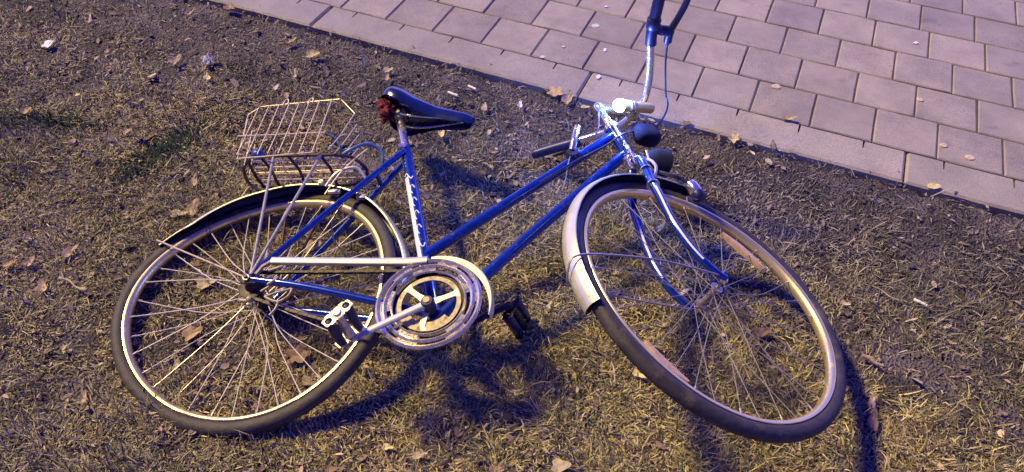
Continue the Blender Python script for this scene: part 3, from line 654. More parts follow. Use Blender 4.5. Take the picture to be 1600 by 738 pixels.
# cables
MB().tube(smooth_path([GR(0.030, 0.646, 0.214), GR(0.062, 0.646, 0.162), GR(0.108, 0.630, 0.090), GR(0.118, 0.606, 0.070), GR(0.124, 0.598, 0.032), GR(0.112, 0.596, -0.005), GR(0.072, 0.592, -0.020), FR(0.862, 0.462, 0.038), FR(0.825, 0.434, 0.032), FR(0.787, 0.409, 0.030), FR(0.735, 0.385, 0.018), FR(0.66, 0.325, 0.016)], 8), 0.0026, 8).build("brake_cable", CABLE, bike)
MB().tube(smooth_path([pc2 + og2 * 0.02, GR(0.040, 0.66, -0.080), FR(0.80, 0.56, 0.035), FR(0.80, 0.50, 0.03), FR(0.79, 0.470, 0.024)], 8), 0.0022, 8).build("gear_cable", CABLE, bike)
MB().tube(smooth_path([FR(0.739, 0.44, 0.02), FR(0.728, 0.395, 0.016), FR(0.722, 0.345, 0.004), FR(0.715, 0.31, 0.0)], 6), 0.0016, 6).build("gear_cable", GREYC, bike)

# torch clipped to the bar, switched on
torch = empty("headlight", GR(0.09, 0.662, 0.0), bike); torch["label"] = "small clip-on torch switched on, glowing blue-white"
t0_ = GR(-0.010, 0.614, 0.026); t1_ = GR(0.090, 0.618, 0.042); td = (t1_ - t0_); tl = np.linalg.norm(td); td /= tl
mb = MB(); mb.lathe(t0_, td, [(0.0, 0.0155), (0.001, 0.0170), (0.018, 0.0170), (0.026, 0.0150), (0.034, 0.0160), (0.042, 0.0160), (0.045, 0.0145), (tl - 0.004, 0.0145), (tl, 0.0125)], 22)
mb.build("lamp_body", mat("gold_metal", (0.90, 0.66, 0.20), 0.32, 0.45, 0.05, 50), torch)
mb = MB(); 
for h in (0.030, 0.038): mb.lathe(t0_ + td * h, td, [(-0.002, 0.0150), (-0.002, 0.0185), (0.002, 0.0185), (0.002, 0.0150)], 20)
mb.build("clip_ring", CHROME, torch)
LM = bpy.data.materials.new("lit_led"); LM.use_nodes = True; nn = LM.node_tree.nodes; ll = LM.node_tree.links
em = nn.new("ShaderNodeEmission"); em.inputs["Color"].default_value = (0.45, 0.75, 1.0, 1); em.inputs["Strength"].default_value = 40.0
ll.new(em.outputs[0], nn["Material Output"].inputs["Surface"])
mb = MB(); mb.lathe(t0_ - td * 0.008, td, [(-0.010, 0.004), (-0.008, 0.010), (-0.002, 0.0150), (0.006, 0.0172), (0.012, 0.0176), (0.016, 0.016)], 20); mb.build("lamp_lens", LM, torch)
pl = bpy.data.lights.new("led", "POINT"); pl.energy = 5.5; pl.color = (0.12, 0.20, 1.0); pl.shadow_soft_size = 0.015
plo = bpy.data.objects.new("led", pl); C.objects.link(plo); plo.location = Vector(t0_ - td * 0.050 + nf * 0.055)

# the older black headlamp on its bracket at the head of the fork
hlc = GR(0.052, 0.440, 0.0); hld = gg * 0.9 - ss * 0.15 + nf * 0.1
mb = MB(); mb.lathe(hlc - hld / np.linalg.norm(hld) * 0.030, hld, [(0, 0.010), (0.008, 0.024), (0.024, 0.033), (0.052, 0.035), (0.056, 0.036), (0.060, 0.032)], 24); ol = mb.build("black_headlamp", MATT, bike)
MB().tube(smooth_path([HT(-0.05), HT(-0.05) + gg * 0.02, hlc - hld * 0.028]), 0.005, 8).build("bracket", GREASE, ol)
mb = MB(); rings = []
bc = GR(0.078, 0.560, -0.008)
for i in range(13):
    th = math.pi * (i + 0.3) / 12.6; ring = []
    for j in range(18):
        ph = 2 * math.pi * j / 18; d = A(math.sin(th) * math.cos(ph), math.sin(th) * math.sin(ph), math.cos(th)); s_ = 1 / (abs(d[0]) ** 3 + abs(d[1]) ** 3 + abs(d[2]) ** 3) ** (1 / 3)
        ring.append(bc + s_ * (0.040 * d[0] * gg + 0.030 * d[1] * ss + 0.026 * d[2] * nf))
    rings.append(ring)
mb.rings(rings, caps=True).build("dark_box", MATT, bike)  # dark rounded box in front of the head tube

# dynamo on the front wheel
dy0 = GR(0.0885, 0.330, 0.030); dyd = -ss + gg * 0.18 - nf * 0.05; dyd /= np.linalg.norm(dyd)
dyn = empty("dynamo", dy0, bike)
MB().lathe(dy0, dyd, [(-0.008, 0.006), (-0.006, 0.012), (0.0, 0.0145), (0.004, 0.0160), (0.026, 0.0160), (0.028, 0.015)], 18).build("dynamo_body", CHROME, dyn)
MB().lathe(dy0 + dyd * 0.028, dyd, [(0, 0.0165), (0.014, 0.0175), (0.019, 0.014), (0.022, 0.008)], 18).build("dynamo_cap", BLACKP, dyn)
MB().tube(smooth_path([HT(-0.085) + gg * 0.01, GR(0.040, 0.365, 0.020), GR(0.070, 0.352, 0.026), dy0]), 0.0050, 8).build("dynamo_bracket", UNDER, dyn)
MB().tube(smooth_path([dy0 + dyd * 0.045, dy0 + dyd * 0.052 - gg * 0.02, dy0 + dyd * 0.050 - gg * 0.045, dy0 + dyd * 0.066 - gg * 0.055], 5), 0.0014, 6).build("dynamo_wire", GREYC, dyn)

# crankset ------------------------------------------------------------------
cs = empty("crankset", FR(*BB, 0.05), bike)
cc = A(0.4520, -0.0640)
def CP(r, a, z): return FR(cc[0] + r * math.cos(a), cc[1] + r * math.sin(a), z)
def annulus(r0, r1, z0, z1, n=72, a0=0, a1=2 * math.pi, dome=0.0):
    mb = MB(); full = abs(a1 - a0 - 2 * math.pi) < 1e-6; rings = []
    for i in range(n + (0 if full else 1)):
        a = a0 + (a1 - a0) * i / n; rm = (r0 + r1) / 2
        rings.append([CP(r0, a, z0), CP(r0, a, z1), CP(rm, a, z1 + dome), CP(r1, a, z1), CP(r1, a, z0)])
    mb.rings(rings, closed_u=full, caps=not full); return mb
# outer guard disc: an inner and an outer ring joined by short bridges, leaving long slots
annulus(0.1085, 0.1195, 0.060, 0.0622, dome=0.0036).build("guard_ring", RING, cs)
annulus(0.0940, 0.1035, 0.060, 0.0622, dome=0.0032).build("guard_ring", RING, cs)
annulus(0.0800, 0.0850, 0.060, 0.0615, dome=0.0022).build("guard_ring", RING, cs)
for k in range(6):
    a = 2 * math.pi * k / 6 + 0.25
    annulus(0.1030, 0.1090, 0.0602, 0.0619, 12, a - 0.24, a + 0.24).build("guard_bridge", RINGD, cs)
for k in range(5):
    a = 2 * math.pi * k / 5 + 0.6
    annulus(0.0845, 0.0945, 0.0598, 0.0612, 12, a - 0.30, a + 0.30).build("guard_bridge", RINGD, cs)
teeth = MB(); ring = []
for i in range(44 * 4):
    a = 2 * math.pi * i / (44 * 4); r = 0.0905 + (0.0022 if i % 4 in (0, 1) else -0.002); ring.append((a, r))
teeth.rings([[CP(0.0690, a, 0.050), CP(0.0690, a, 0.053), CP(r, a, 0.053), CP(r, a, 0.050)] for a, r in ring], closed_u=True); teeth.build("chainring", GREASE, cs)
# dusty pressed inner plate with three arms
pl_ = MB()
for k in range(3):
    a = math.radians(-95 + 120 * k)
    w_ = [(0.014, 0.009), (0.035, 0.0060), (0.058, 0.0065), (0.070, 0.013)]
    t_ = A(math.cos(a), math.sin(a)); q_ = A(-math.sin(a), math.cos(a)); rings = []
    for r_, hw in w_:
        rings.append([FR(*(cc + t_ * r_ + q_ * h), z) for h, z in ((-hw, 0.0545), (-hw, 0.0575), (hw, 0.0575), (hw, 0.0545))])
    pl_.rings(rings, caps=True)
pl_.build("spider", ALU, cs)
annulus(0.0620, 0.0722, 0.0540, 0.0570, 72).build("spider_rim", DUSTY, cs)
annulus(0.0480, 0.0615, 0.0530, 0.0550, 30, math.radians(205), math.radians(325)).build("dust_plate", DUSTY, cs)
MB().lathe(FR(*BB, 0.030), nr, [(0, 0.012), (0.020, 0.012), (0.022, 0.015), (0.036, 0.015), (0.050, 0.0145), (0.054, 0.012)], 20).build("crank_boss", BLACKP, cs)
MB().lathe(FR(*BB, 0.083), nr, [(0, 0.0085), (0.004, 0.0075)], 16).build("crank_bolt", DUSTY, cs)
CE = A(0.3120, -0.1690)
def crank(e, z, mm):
    p0 = FR(*BB, z - 0.006 * np.sign(z)); p1 = FR(e[0], e[1], z + 0.004 * np.sign(z)); mb = MB(); d = (p1 - p0); L = np.linalg.norm(d); d /= L; w_ = np.cross(nr, d); w_ /= np.linalg.norm(w_)
    rings = []
    for t, hw, hh in ((0, 0.011, 0.007), (0.15, 0.0095, 0.006), (0.85, 0.0085, 0.0055), (1.0, 0.0105, 0.006), (1.04, 0.006, 0.004)):
        c = p0 + d * L * t; rings.append([c + w_ * hw * math.cos(a) + nr * hh * math.sin(a) for a in np.linspace(0, 2 * math.pi, 10, endpoint=False)])
    mb.rings(rings, caps=True); return mb.build("crank_arm", mm, cs)
crank(CE, 0.078, ALU); LE = 2 * A(*BB) - CE; crank(LE, -0.072, GREASE)
def pedal(base, ax, sd_, bodycol, plate):
    """city pedal: two metal end plates with windows, rubber blocks between them, axle along ax"""
    ax = ax / np.linalg.norm(ax); sd_ = sd_ - (sd_ @ ax) * ax; sd_ /= np.linalg.norm(sd_); th = np.cross(ax, sd_)
    p = empty("pedal", base + ax * 0.05, cs)
    MB().lathe(base - ax * 0.012, ax, [(0, 0.006), (0.016, 0.006), (0.020, 0.012), (0.040, 0.0095), (0.085, 0.009), (0.098, 0.012), (0.106, 0.007)], 14).build("axle", plate, p)
    for u in (0.006, 0.088):
        mb = MB(); c = base + ax * u
        def pt(a, b, o_): return c + sd_ * a + th * b + ax * o_
        for mid in (-0.0235, 0.0, 0.0235):
            rings = []
            for q in range(20):
                an = 2 * math.pi * q / 20; ca, sa_ = math.cos(an), math.sin(an); m_ = max(abs(ca) / 0.01175, abs(sa_) / (0.0135 - 0.0035 * (abs(mid) > 0.01 and ca * mid > 0.3 * abs(mid))))
                ou = (mid + ca / m_, sa_ / m_); inn = (mid + ca * 0.0080, sa_ * 0.0078)
                rings.append([pt(*ou, 0.0012), pt(*inn, 0.0012), pt(*inn, -0.0012), pt(*ou, -0.0012)])
            mb.rings(rings, closed_u=True)
        mb.build("end_plate", plate, p, False)
    for sa_ in (-1, 1):
        MB().box(base + ax * 0.047 + sd_ * 0.024 * sa_, ax, sd_, th, 0.039, 0.0085, 0.0115, 0.003).build("rubber_block", BLACKP, p)
pedal(FR(0.3070, -0.1690, 0.087), nr, ex * 0.58 + ey * 0.81, GREASE, ALU)
pedal(FR(LE[0] + 0.004, LE[1], -0.080), -nr * 0.95 + ex * 0.2, ey + ex * 0.3, BLACKP, GREASE)

# chain: upper and lower runs as many small links
ch = MB()
def run(p0, p1, sag=0.0):
    L = np.linalg.norm(p1 - p0); n = int(L / 0.0127); d = (p1 - p0) / L; w_ = np.cross(nr, d)
    for i in range(n):
        c = p0 + d * (i + 0.5) * 0.0127 - ey * sag * math.sin(math.pi * (i + 0.5) / n)
        for zz in (-0.003, 0.003): ch.box(c + nr * (zz + (0.001 if i % 2 else 0)), d, w_, nr, 0.0066, 0.0036, 0.0007)
        ch.lathe(c - d * 0.0063 - nr * 0.004, nr, [(0, 0.0025), (0.008, 0.0025)], 6)
run(FR(0.0, 0.034, 0.040), FR(cc[0], cc[1] + 0.090, 0.0515)); run(FR(0.0, -0.034, 0.040), FR(cc[0], cc[1] - 0.090, 0.0515), 0.012)
tag(ch.build("chain", GREASE, bike), kind="stuff")
# chain guard: a flat bar ending in a broad hooked crescent round the chainring
gz = 0.066; g = MB(); path = [(0.046, 0.0520, 0.0085), (0.15, 0.0500, 0.0085), (0.28, 0.0470, 0.0085), (0.38, 0.0460, 0.0090), (0.430, 0.0500, 0.0080)]
rings = []
for x, y, hw in path:
    rings.append([FR(x, y + hw, gz - 0.010), FR(x, y + hw, gz), FR(x, y + hw * 0.6, gz + 0.002), FR(x, y - hw * 0.6, gz + 0.002), FR(x, y - hw, gz), FR(x, y - hw, gz - 0.010), FR(x, y - hw + 0.001, gz - 0.009), FR(x, y + hw - 0.001, gz - 0.009)])
g.rings(rings, caps=True)
rings = []
for t in np.linspace(0, 1, 30):
    a = math.radians(98 - 112 * t); w0 = 0.003 + 0.015 * math.sin(math.pi * min(1, 0.1 + t * 0.9)) ; r1 = 0.1245 + 0.018 * t; r0 = r1 - w0
    def q(r, z): return FR(cc[0] + 0.004 + r * math.cos(a), cc[1] + r * math.sin(a), z)
    rings.append([q(r1, gz - 0.024), q(r1, gz - 0.004), q(r1 - 0.003, gz), q(r0, gz), q(r0, gz - 0.0015), q(r1 - 0.004, gz - 0.0015), q(r1 - 0.0015, gz - 0.005), q(r1 - 0.0015, gz - 0.024)])
g.rings(rings, caps=True)
go = g.build("chain_guard", FENDER, bike, label="cream metal chain guard with a hooked crescent end")
MB().tube([FR(0.046, 0.050, gz - 0.004), FR(0.030, 0.034, gz - 0.002), FR(0.020, 0.010, 0.064)], 0.005, 8).build("guard_bracket", DUSTY, go)
# loose adjuster bits around the rear axle
for (x, y, z, d, L, r) in ((-0.030, 0.020, 0.040, ex, 0.030, 0.006), (0.050, 0.020, 0.066, ex + ey * 0.4, 0.035, 0.004), (0.060, -0.020, 0.066, ex + ey, 0.03, 0.0035), (-0.020, -0.040, 0.030, ex, 0.035, 0.005), (0.012, -0.050, 0.050, ex, 0.012, 0.008), (0.045, -0.035, 0.060, ex + ey * 0.8, 0.028, 0.003)):
    MB().lathe(FR(x, y, z), d, [(0, r * 0.7), (0.003, r), (L - 0.003, r), (L, r * 0.7)], 10).build("axle_fitting", DUSTY, bike)
MB().tube(smooth_path([FR(0.062, -0.050, 0.062), FR(0.080, -0.060, 0.062), FR(0.100, -0.064, 0.062), FR(0.118, -0.050, 0.062), FR(0.122, -0.030, 0.062), FR(0.106, -0.034, 0.062), FR(0.086, -0.040, 0.062), FR(0.070, -0.048, 0.062)], 4, True), 0.0032, 8, True).build("tensioner_loop", DUSTY, bike)
MB().tube(smooth_path([FR(0.10, -0.064, 0.062), FR(0.098, -0.085, 0.062), FR(0.088, -0.100, 0.060)], 4), 0.003, 8).build("tensioner_arm", DUSTY, bike)
# rear calliper brake by the stay bridge, and its little cable
rbk = MB()
rbk.tube(smooth_path([FR(0.205, 0.345, 0.012), FR(0.175, 0.372, 0.040), FR(0.128, 0.352, 0.045), FR(0.100, 0.318, 0.030)]), 0.0042, 8)
rbk.lathe(FR(0.088, 0.326, 0.030), nr, [(0, 0.006), (0.004, 0.009), (0.012, 0.007)], 10); rbk.box(FR(0.120, 0.312, 0.016), ex, ey, nr, 0.018, 0.005, 0.005, 0.001)
rbk.box(FR(0.200, 0.290, 0.016), ex, ey, nr, 0.012, 0.006, 0.006, 0.001)
rbk.build("rear_brake", ALU, bike)
MB().tube(smooth_path([FR(0.105, 0.29, 0.03), FR(0.135, 0.345, 0.045), FR(0.165, 0.400, 0.045), FR(0.200, 0.455, 0.04)], 5), 0.0022, 8).build("brake_rod", WIRE, bike)
MB().tube(smooth_path([FR(0.160, 0.27, 0.02), FR(0.150, 0.20, 0.03), FR(0.175, 0.13, 0.035), FR(0.23, 0.075, 0.04)], 6), 0.0018, 6).build("gear_cable", CABLE, bike)

# rear rack -------------------------------------------------------------------
rack = empty("rear_rack", FR(0, 0.41, 0), bike)
rk = lambda x, y, z: FR(x, y, z)
for sg in (1, -1):
    for x1 in (-0.061, 0.074): MB().tube([rk(0.010, 0.008, 0.068 * sg), rk(x1, 0.404, 0.060 * sg)], 0.0040, 8).build("stay", DARKW if sg < 0 else GREYC, rack)
MB().tube(smooth_path([rk(-0.145, 0.405, 0.0), rk(-0.14, 0.405, 0.045), rk(-0.12, 0.405, 0.060), rk(0.0, 0.405, 0.060), rk(0.10, 0.405, 0.058), rk(0.15, 0.412, 0.040), rk(0.185, 0.40, 0.0), rk(0.15, 0.405, -0.045), rk(0.10, 0.405, -0.060), rk(-0.12, 0.405, -0.060), rk(-0.14, 0.405, -0.045)], 5, True), 0.0045, 8, True).build("rack_frame", DARKW, rack)
for z in (-0.036, -0.012, 0.014, 0.038): MB().tube([rk(-0.135, 0.409, z), rk(0.14, 0.409, z)], 0.0030, 8).build("slat", WIRE, rack)
for x in (-0.10, -0.02, 0.07):
    MB().tube(smooth_path([rk(x, 0.405, 0.06), rk(x + 0.02, 0.392, 0.02), rk(x + 0.02, 0.388, -0.02), rk(x + 0.01, 0.405, -0.06)], 5), 0.0042, 8).build("cross_brace", DARKW, rack)
MB().tube(smooth_path([rk(0.12, 0.41, 0.045), rk(0.150, 0.425, 0.055), rk(0.190, 0.450, 0.05), rk(0.225, 0.440, 0.03), rk(0.230, 0.400, 0.01)], 5), 0.0050, 8).build("rack_strut", BLUEW, rack)
MB().tube(smooth_path([rk(-0.13, 0.40, 0.055), rk(-0.150, 0.385, 0.04), rk(-0.15, 0.37, 0.0), rk(-0.12, 0.355, -0.02)], 5), 0.0045, 8).build("rack_strut", DARKW, rack)

# wire basket -------------------------------------------------------------------
bk = empty("wire_basket", FR(-0.03, 0.42, 0.05), bike); bk["label"] = "pale wire pannier basket on the rear rack"
BZ = 0.082
def bw(pts, r=0.0022, n=5, name="wire", m_=WIRE, closed=False): MB().tube(smooth_path(pts, n, closed) if n > 1 else pts, r * 0.78, 8, closed).build(name, m_, bk)
bw([FR(-0.186, 0.535, BZ - 0.02), FR(-0.1737, 0.5518, BZ), FR(-0.1447, 0.5816, BZ), FR(-0.03, 0.590, BZ), FR(0.0881, 0.598, BZ), FR(0.1415, 0.540, BZ - 0.004)], 0.0027, 1, "rim_wire")
bw([FR(-0.175, 0.4622, BZ + 0.002), FR(0.0790, 0.4638, BZ + 0.002)], 0.0030, 1, "rail_wire")
bw([FR(-0.1475, 0.3785, BZ), FR(0.0675, 0.3924, BZ)], 0.0027, 1, "rail_wire")
for i in range(8):
    t = i / 7.0; xt = -0.149 + 0.207 * t + (0.006 if i == 7 else 0); yt = 0.578 + 0.018 * t
    bw([FR(xt, yt, BZ + 0.003), FR(xt + 0.000, 0.4622, BZ + 0.004), FR(xt - 0.004, 0.392, BZ + 0.001)], 0.0022, 1, "bar_wire")
for x in (-0.078, -0.004):
    bw([FR(x, 0.580, BZ + 0.003), FR(x + 0.002, 0.598, BZ + 0.004), FR(x + 0.010, 0.602, BZ + 0.004), FR(x + 0.014, 0.586, BZ + 0.003)], 0.0024, 4, "hook_wire")
for i, z in enumerate((BZ - 0.004, 0.050, 0.022, -0.006, -0.034)):
    y1 = 0.540 - 0.012 * i; bw([FR(0.1415, y1, z), FR(0.119, 0.449, z), FR(0.100, 0.405, z)], 0.0019, 1, "bar_wire", WIRE)
for x, z, y1 in ((-0.165, BZ - 0.004, 0.535), (-0.158, 0.050, 0.52), (-0.158, 0.015, 0.50)): bw([FR(x - 0.008, y1, z), FR(x + 0.014, 0.385, z)], 0.0022, 1, "bar_wire", WIRE)
bw([FR(0.079, 0.4638, BZ), FR(0.108, 0.452, BZ - 0.01), FR(0.125, 0.425, 0.055), FR(0.128, 0.405, 0.03)], 0.0030, 5, "bent_wire", BLUEW)
for z in (0.052, -0.008): bw([FR(-0.150, 0.4115, z), FR(0.105, 0.4135, z)], 0.0022, 1, "floor_wire")
for x in (-0.15, -0.06, 0.03, 0.105): bw([FR(x, 0.4150, BZ), FR(x, 0.4150, -0.04)], 0.0020, 1, "floor_wire")
mb = MB(); mb.lathe(FR(-0.118, 0.405, 0.070), ex, [(0, 0.008), (0.006, 0.014), (0.022, 0.014), (0.028, 0.009)], 12); mb.build("strap_buckle", mat("blue_plastic", (0.02, 0.06, 0.35), 0.4), bk)

# ------------------------------------------------------------------ single leaves, butts and scraps
LEAF_MATS = {}
def leaf_mat(col):
    k = tuple(col)
    if k not in LEAF_MATS: LEAF_MATS[k] = mat("dead_leaf", col, 0.6, 0, 0.35, 130, bump=0.5, bscale=180)
    return LEAF_MATS[k]
def gum(x, y, size, yaw, col):
    mb = MB(); n = 18; sd_ = rng.random() * 40; rings = []
    for s_, h in ((1.0, 0.0), (0.9, 0.0010), (0.55, 0.0016), (0.1, 0.0014)):
        rings.append([A(x, y, ZP + 0.0016 + h) + size / 2 * s_ * (1 + 0.25 * noise.noise(Vector((math.cos(a), math.sin(a), sd_)))) * (math.cos(a) * A(math.cos(yaw), math.sin(yaw), 0) + 0.85 * math.sin(a) * A(-math.sin(yaw), math.cos(yaw), 0)) for a in np.linspace(0, 2 * math.pi, n, endpoint=False)])
    mb.rings(rings, caps=True); return mb.build("chewing_gum", leaf_mat(col), None)
def gz_(x, y):
    return ZP + 0.0015 if kv(x, y) > -0.8 else lawn_z(x, y)
def leaf(x, y, size, yaw, col, lobes=0, curl=0.3, lift=0.018, tilt=0.2, asp=0.6, name="fallen_leaf"):
    mb = MB(); n = 20; z = gz_(x, y) + (lift if kv(x, y) < -0.8 else 0.004); u = A(math.cos(yaw), math.sin(yaw), tilt * 0.6); w = A(-math.sin(yaw), math.cos(yaw), tilt)
    sd_ = rng.random() * 50; ring = []; inner_ = []; size *= 0.76
    for i in range(n):
        a = 2 * math.pi * i / n; r = 1 + (0.24 * math.cos(lobes * a) if lobes else 0) + 0.25 * noise.noise(Vector((math.cos(a) * 1.6, math.sin(a) * 1.6, sd_)))
        px, py = r * math.cos(a), r * math.sin(a) * asp; h = curl * (px * px * 0.3 + abs(py) ** 1.5 * 0.9) * size * 0.5 + 0.12 * size * noise.noise(Vector((px * 2, py * 2, sd_)))
        ring.append(A(x, y, z) + (u * px + w * py) * size / 2 + A(0, 0, h)); q = 0.5
        inner_.append(A(x, y, z) + (u * px + w * py) * size / 2 * q + A(0, 0, h * 0.25 + 0.10 * size * noise.noise(Vector((px, py, sd_ + 5)))))
    c = A(x, y, z); thk = A(0, 0, 0.0007)
    vs = ring + inner_ + [c]; top = [tuple((i, (i + 1) % n, n + (i + 1) % n, n + i)) for i in range(n)] + [(n + i, n + (i + 1) % n, 2 * n) for i in range(n)]
    N = len(vs); vs2 = vs + [p - thk for p in vs]; bot = [tuple(N + i for i in f[::-1]) for f in top]; rim = [(i, N + i, N + (i + 1) % n, (i + 1) % n) for i in range(n)]
    mb.add(vs2, top + bot + rim)
    st = c - u * size * 0.48; mb.tube([st, st - u * size * 0.3 + A(0, 0, 0.002)], 0.0009, 5)
    return mb.build(name, leaf_mat(col), None)
def butt(x, y, L, yaw, col=(0.72, 0.68, 0.58), r=0.0038, name="cigarette_butt", lift=0.018):
    z = gz_(x, y) + (lift if kv(x, y) < -0.8 else r); d = A(math.cos(yaw), math.sin(yaw), 0.08); d /= np.linalg.norm(d)
    e_ = empty(name, (x, y, z)); c = A(x, y, z)
    MB().lathe(c - d * L / 2, d, [(0, r * 0.85), (0.001, r), (L * 0.62, r), (L * 0.64, r * 0.98)], 12).build("paper_tube", mat("butt_paper", (0.75, 0.73, 0.68), 0.8), e_)
    MB().lathe(c + d * L * 0.14, d, [(0, r * 1.04), (L * 0.34, r * 1.04), (L * 0.36, r * 0.8)], 12).build("filter", mat("butt_filter", col, 0.8), e_)
    return e_
def scrap(x, y, size, yaw, col, crumple=0.5, name="paper_scrap", flat=False, asp=0.7, lift=0.018):
    size *= 0.72; mb = MB(); n = 7; sd_ = rng.random() * 99; vs = []; c = A(x, y, gz_(x, y) + (lift if kv(x, y) < -0.8 else 0.003)); u = A(math.cos(yaw), math.sin(yaw), 0.1); w = A(-math.sin(yaw), math.cos(yaw), 0.06)
    for j in range(n):
        for i in range(n):
            a, b = i / (n - 1) - 0.5, j / (n - 1) - 0.5; s_ = 1 - 0.5 * abs(a * b) * 4 + 0.3 * noise.noise(Vector((a * 3, b * 3, sd_)))
            vs.append(c + u * a * size * s_ + w * b * size * asp * s_ + A(0, 0, crumple * size * 0.32 * (noise.noise(Vector((a * 4, b * 4, sd_ + 3))) + 0.3)))
    f = [(j * n + i, j * n + i + 1, (j + 1) * n + i + 1, (j + 1) * n + i) for j in range(n - 1) for i in range(n - 1)]
    N = len(vs); mb.add(vs + [p - A(0, 0, 0.0006) for p in vs], f + [tuple(N + q for q in ff[::-1]) for ff in f])
    return mb.build(name, leaf_mat(col), None, False)
def twig(x, y, L, yaw, col=(0.30, 0.20, 0.11), r=0.002, knob=False, name="twig", lift=0.02):
    c = A(x, y, gz_(x, y) + lift); d = A(math.cos(yaw), math.sin(yaw), 0.03); q = A(-math.sin(yaw), math.cos(yaw), 0)
    pts = smooth_path([c - d * L / 2, c - d * L * 0.2 + q * L * 0.05, c + d * L * 0.15 - q * L * 0.04, c + d * L / 2], 4)
    rr = list(np.linspace(r, r * 0.7, len(pts)))
    if knob: rr[-1] = r * 1.5; rr[-2] = r * 2.2; rr[-3] = r * 1.8; rr[0] = r * 1.8; rr[1] = r * 2
    mb = MB(); mb.tube(pts, rr, 8)
    mb.tube([pts[6], pts[6] + q * L * 0.12 + d * L * 0.08], r * 0.5, 6)
    return mb.build(name, leaf_mat(col), None)
TAN, ORA, BRN, RDB, YEL, PNK, PAL = (0.42, 0.34, 0.21), (0.38, 0.26, 0.14), (0.20, 0.145, 0.10), (0.20, 0.125, 0.085), (0.60, 0.50, 0.22), (0.38, 0.26, 0.19), (0.60, 0.54, 0.42)
tag(scrap(-1.613, 2.295, 0.0675, 0.79, (0.88,0.86,0.80), 0.22, 'paper_scrap'), 'white crumpled paper scrap, the brightest bit of litter near the upper left corner', 'paper')
tag(leaf(-1.149, 2.219, 0.0647, 1.13, TAN, asp=0.61, lobes=3, curl=0.67), 'tan curled leaf upper left, left of the shredded white tissue', 'leaf')
tag(scrap(-1.042, 2.222, 0.0863, 1.66, (0.42,0.41,0.40), 1.0, 'tissue_scrap'), 'shredded whitish tissue on bare soil between the kerb and the basket', 'tissue')
tag(leaf(-1.019, 2.134, 0.0469, 1.76, YEL, asp=0.54, lobes=3, curl=0.33), 'small yellow leaf just below the shredded white tissue', 'leaf')
tag(leaf(-1.521, 1.927, 0.0407, 0.90, ORA, asp=0.72, lobes=3, curl=0.44), 'golden leaf near the left edge, at the end of a dark strip', 'leaf')
tag(scrap(-1.271, 2.025, 0.0321, 0.06, TAN, 0.15, 'wood_chip', asp=0.45, lift=0.022), 'pale straight wood chip in open grass above the dark patch', 'wood chip')
tag(leaf(-1.179, 1.845, 0.0363, 0.68, PNK, asp=0.54, lobes=3, curl=0.33), 'pinkish curled leaf in the grass right above the dark green patch', 'leaf')
tag(leaf(-1.532, 2.449, 0.0522, 1.66, PNK, asp=0.47, lobes=3, curl=0.79), 'small pink-brown leaf near the top edge, upper left', 'leaf')
tag(leaf(-1.405, 2.027, 0.0220, 0.06, YEL, asp=0.68, lobes=3, curl=0.33), 'tiny yellow leaf left of the pale wood chip', 'leaf')
tag(leaf(-0.783, 2.091, 0.0359, 1.15, PAL, asp=0.43, lobes=3, curl=0.44), 'small pale leaf above the top rail of the wire basket', 'leaf')
tag(leaf(-0.735, 2.154, 0.0495, 1.63, TAN, asp=0.40, lobes=3, curl=0.79), 'upright small tan leaf above the wire basket, between it and the kerb', 'leaf')
tag(leaf(-0.429, 2.180, 0.0385, 0.36, TAN, asp=0.61, lobes=3, curl=0.21), 'squarish tan leaf just above the rear of the saddle', 'leaf')
tag(leaf(-0.428, 2.140, 0.0387, 1.37, ORA, asp=0.57, lobes=3, curl=0.79), 'small orange leaf touching the grass behind the saddle', 'leaf')
tag(leaf(-0.784, 2.323, 0.0487, 0.55, ORA, asp=0.51, lobes=3, curl=0.79), 'long orange-brown leaf by the kerb, left of the saddle and above the basket', 'leaf')
tag(leaf(-0.693, 2.250, 0.0595, 0.22, TAN, asp=0.68, lobes=3, curl=0.67), 'ragged brown leaf lying flat halfway between the basket and the kerb joint', 'leaf')
tag(leaf(-1.179, 2.489, 0.0472, 1.05, PNK, asp=0.40, lobes=3, curl=0.79), 'pinkish leaf close to the kerb in the upper left', 'leaf')
tag(leaf(-1.044, 2.520, 0.0652, -0.67, BRN, asp=0.72, lobes=3, curl=0.67), 'brown leaf hard against the kerb shadow, upper left', 'leaf')
tag(butt(-0.205, 2.065, 0.0405, -0.60), 'pale cigarette butt above the saddle, the left one of two', 'cigarette butt')
tag(butt(-0.145, 2.096, 0.0350, -0.71), 'short brownish cigarette butt above the saddle nose, nearest the kerb', 'cigarette butt')
tag(leaf(-0.101, 2.006, 0.0530, 1.51, TAN, asp=0.43, lobes=3, curl=0.33), 'small lobed tan leaf just right of the saddle nose', 'leaf')
tag(leaf(0.011, 2.016, 0.0400, 1.48, PAL, asp=0.51, lobes=3, curl=0.67), 'small pale oval leaf between the saddle nose and the handlebar grip', 'leaf')
tag(leaf(-0.226, 1.881, 0.0459, -1.37, YEL, asp=0.51, lobes=3, curl=0.79), 'yellowish upright leaf under the saddle nose', 'leaf')
tag(leaf(0.122, 2.080, 0.0661, -0.50, ORA, lobes=5, asp=0.8), 'two-lobed orange leaf near the kerb, left of the stem', 'leaf')
tag(leaf(0.162, 2.045, 0.0675, 0.95, ORA, asp=0.51, lobes=3, curl=0.56), 'broad orange leaf between the lobed leaf and the stem', 'leaf')
tag(leaf(0.214, 2.007, 0.0367, -0.23, TAN, asp=0.43, lobes=3, curl=0.44), 'tan leaf just left of the top of the stem', 'leaf')
tag(leaf(0.613, 1.874, 0.0444, 1.31, BRN, asp=0.40, lobes=3, curl=0.67), 'brown leaf near the kerb, left of the square yellow leaf', 'leaf')
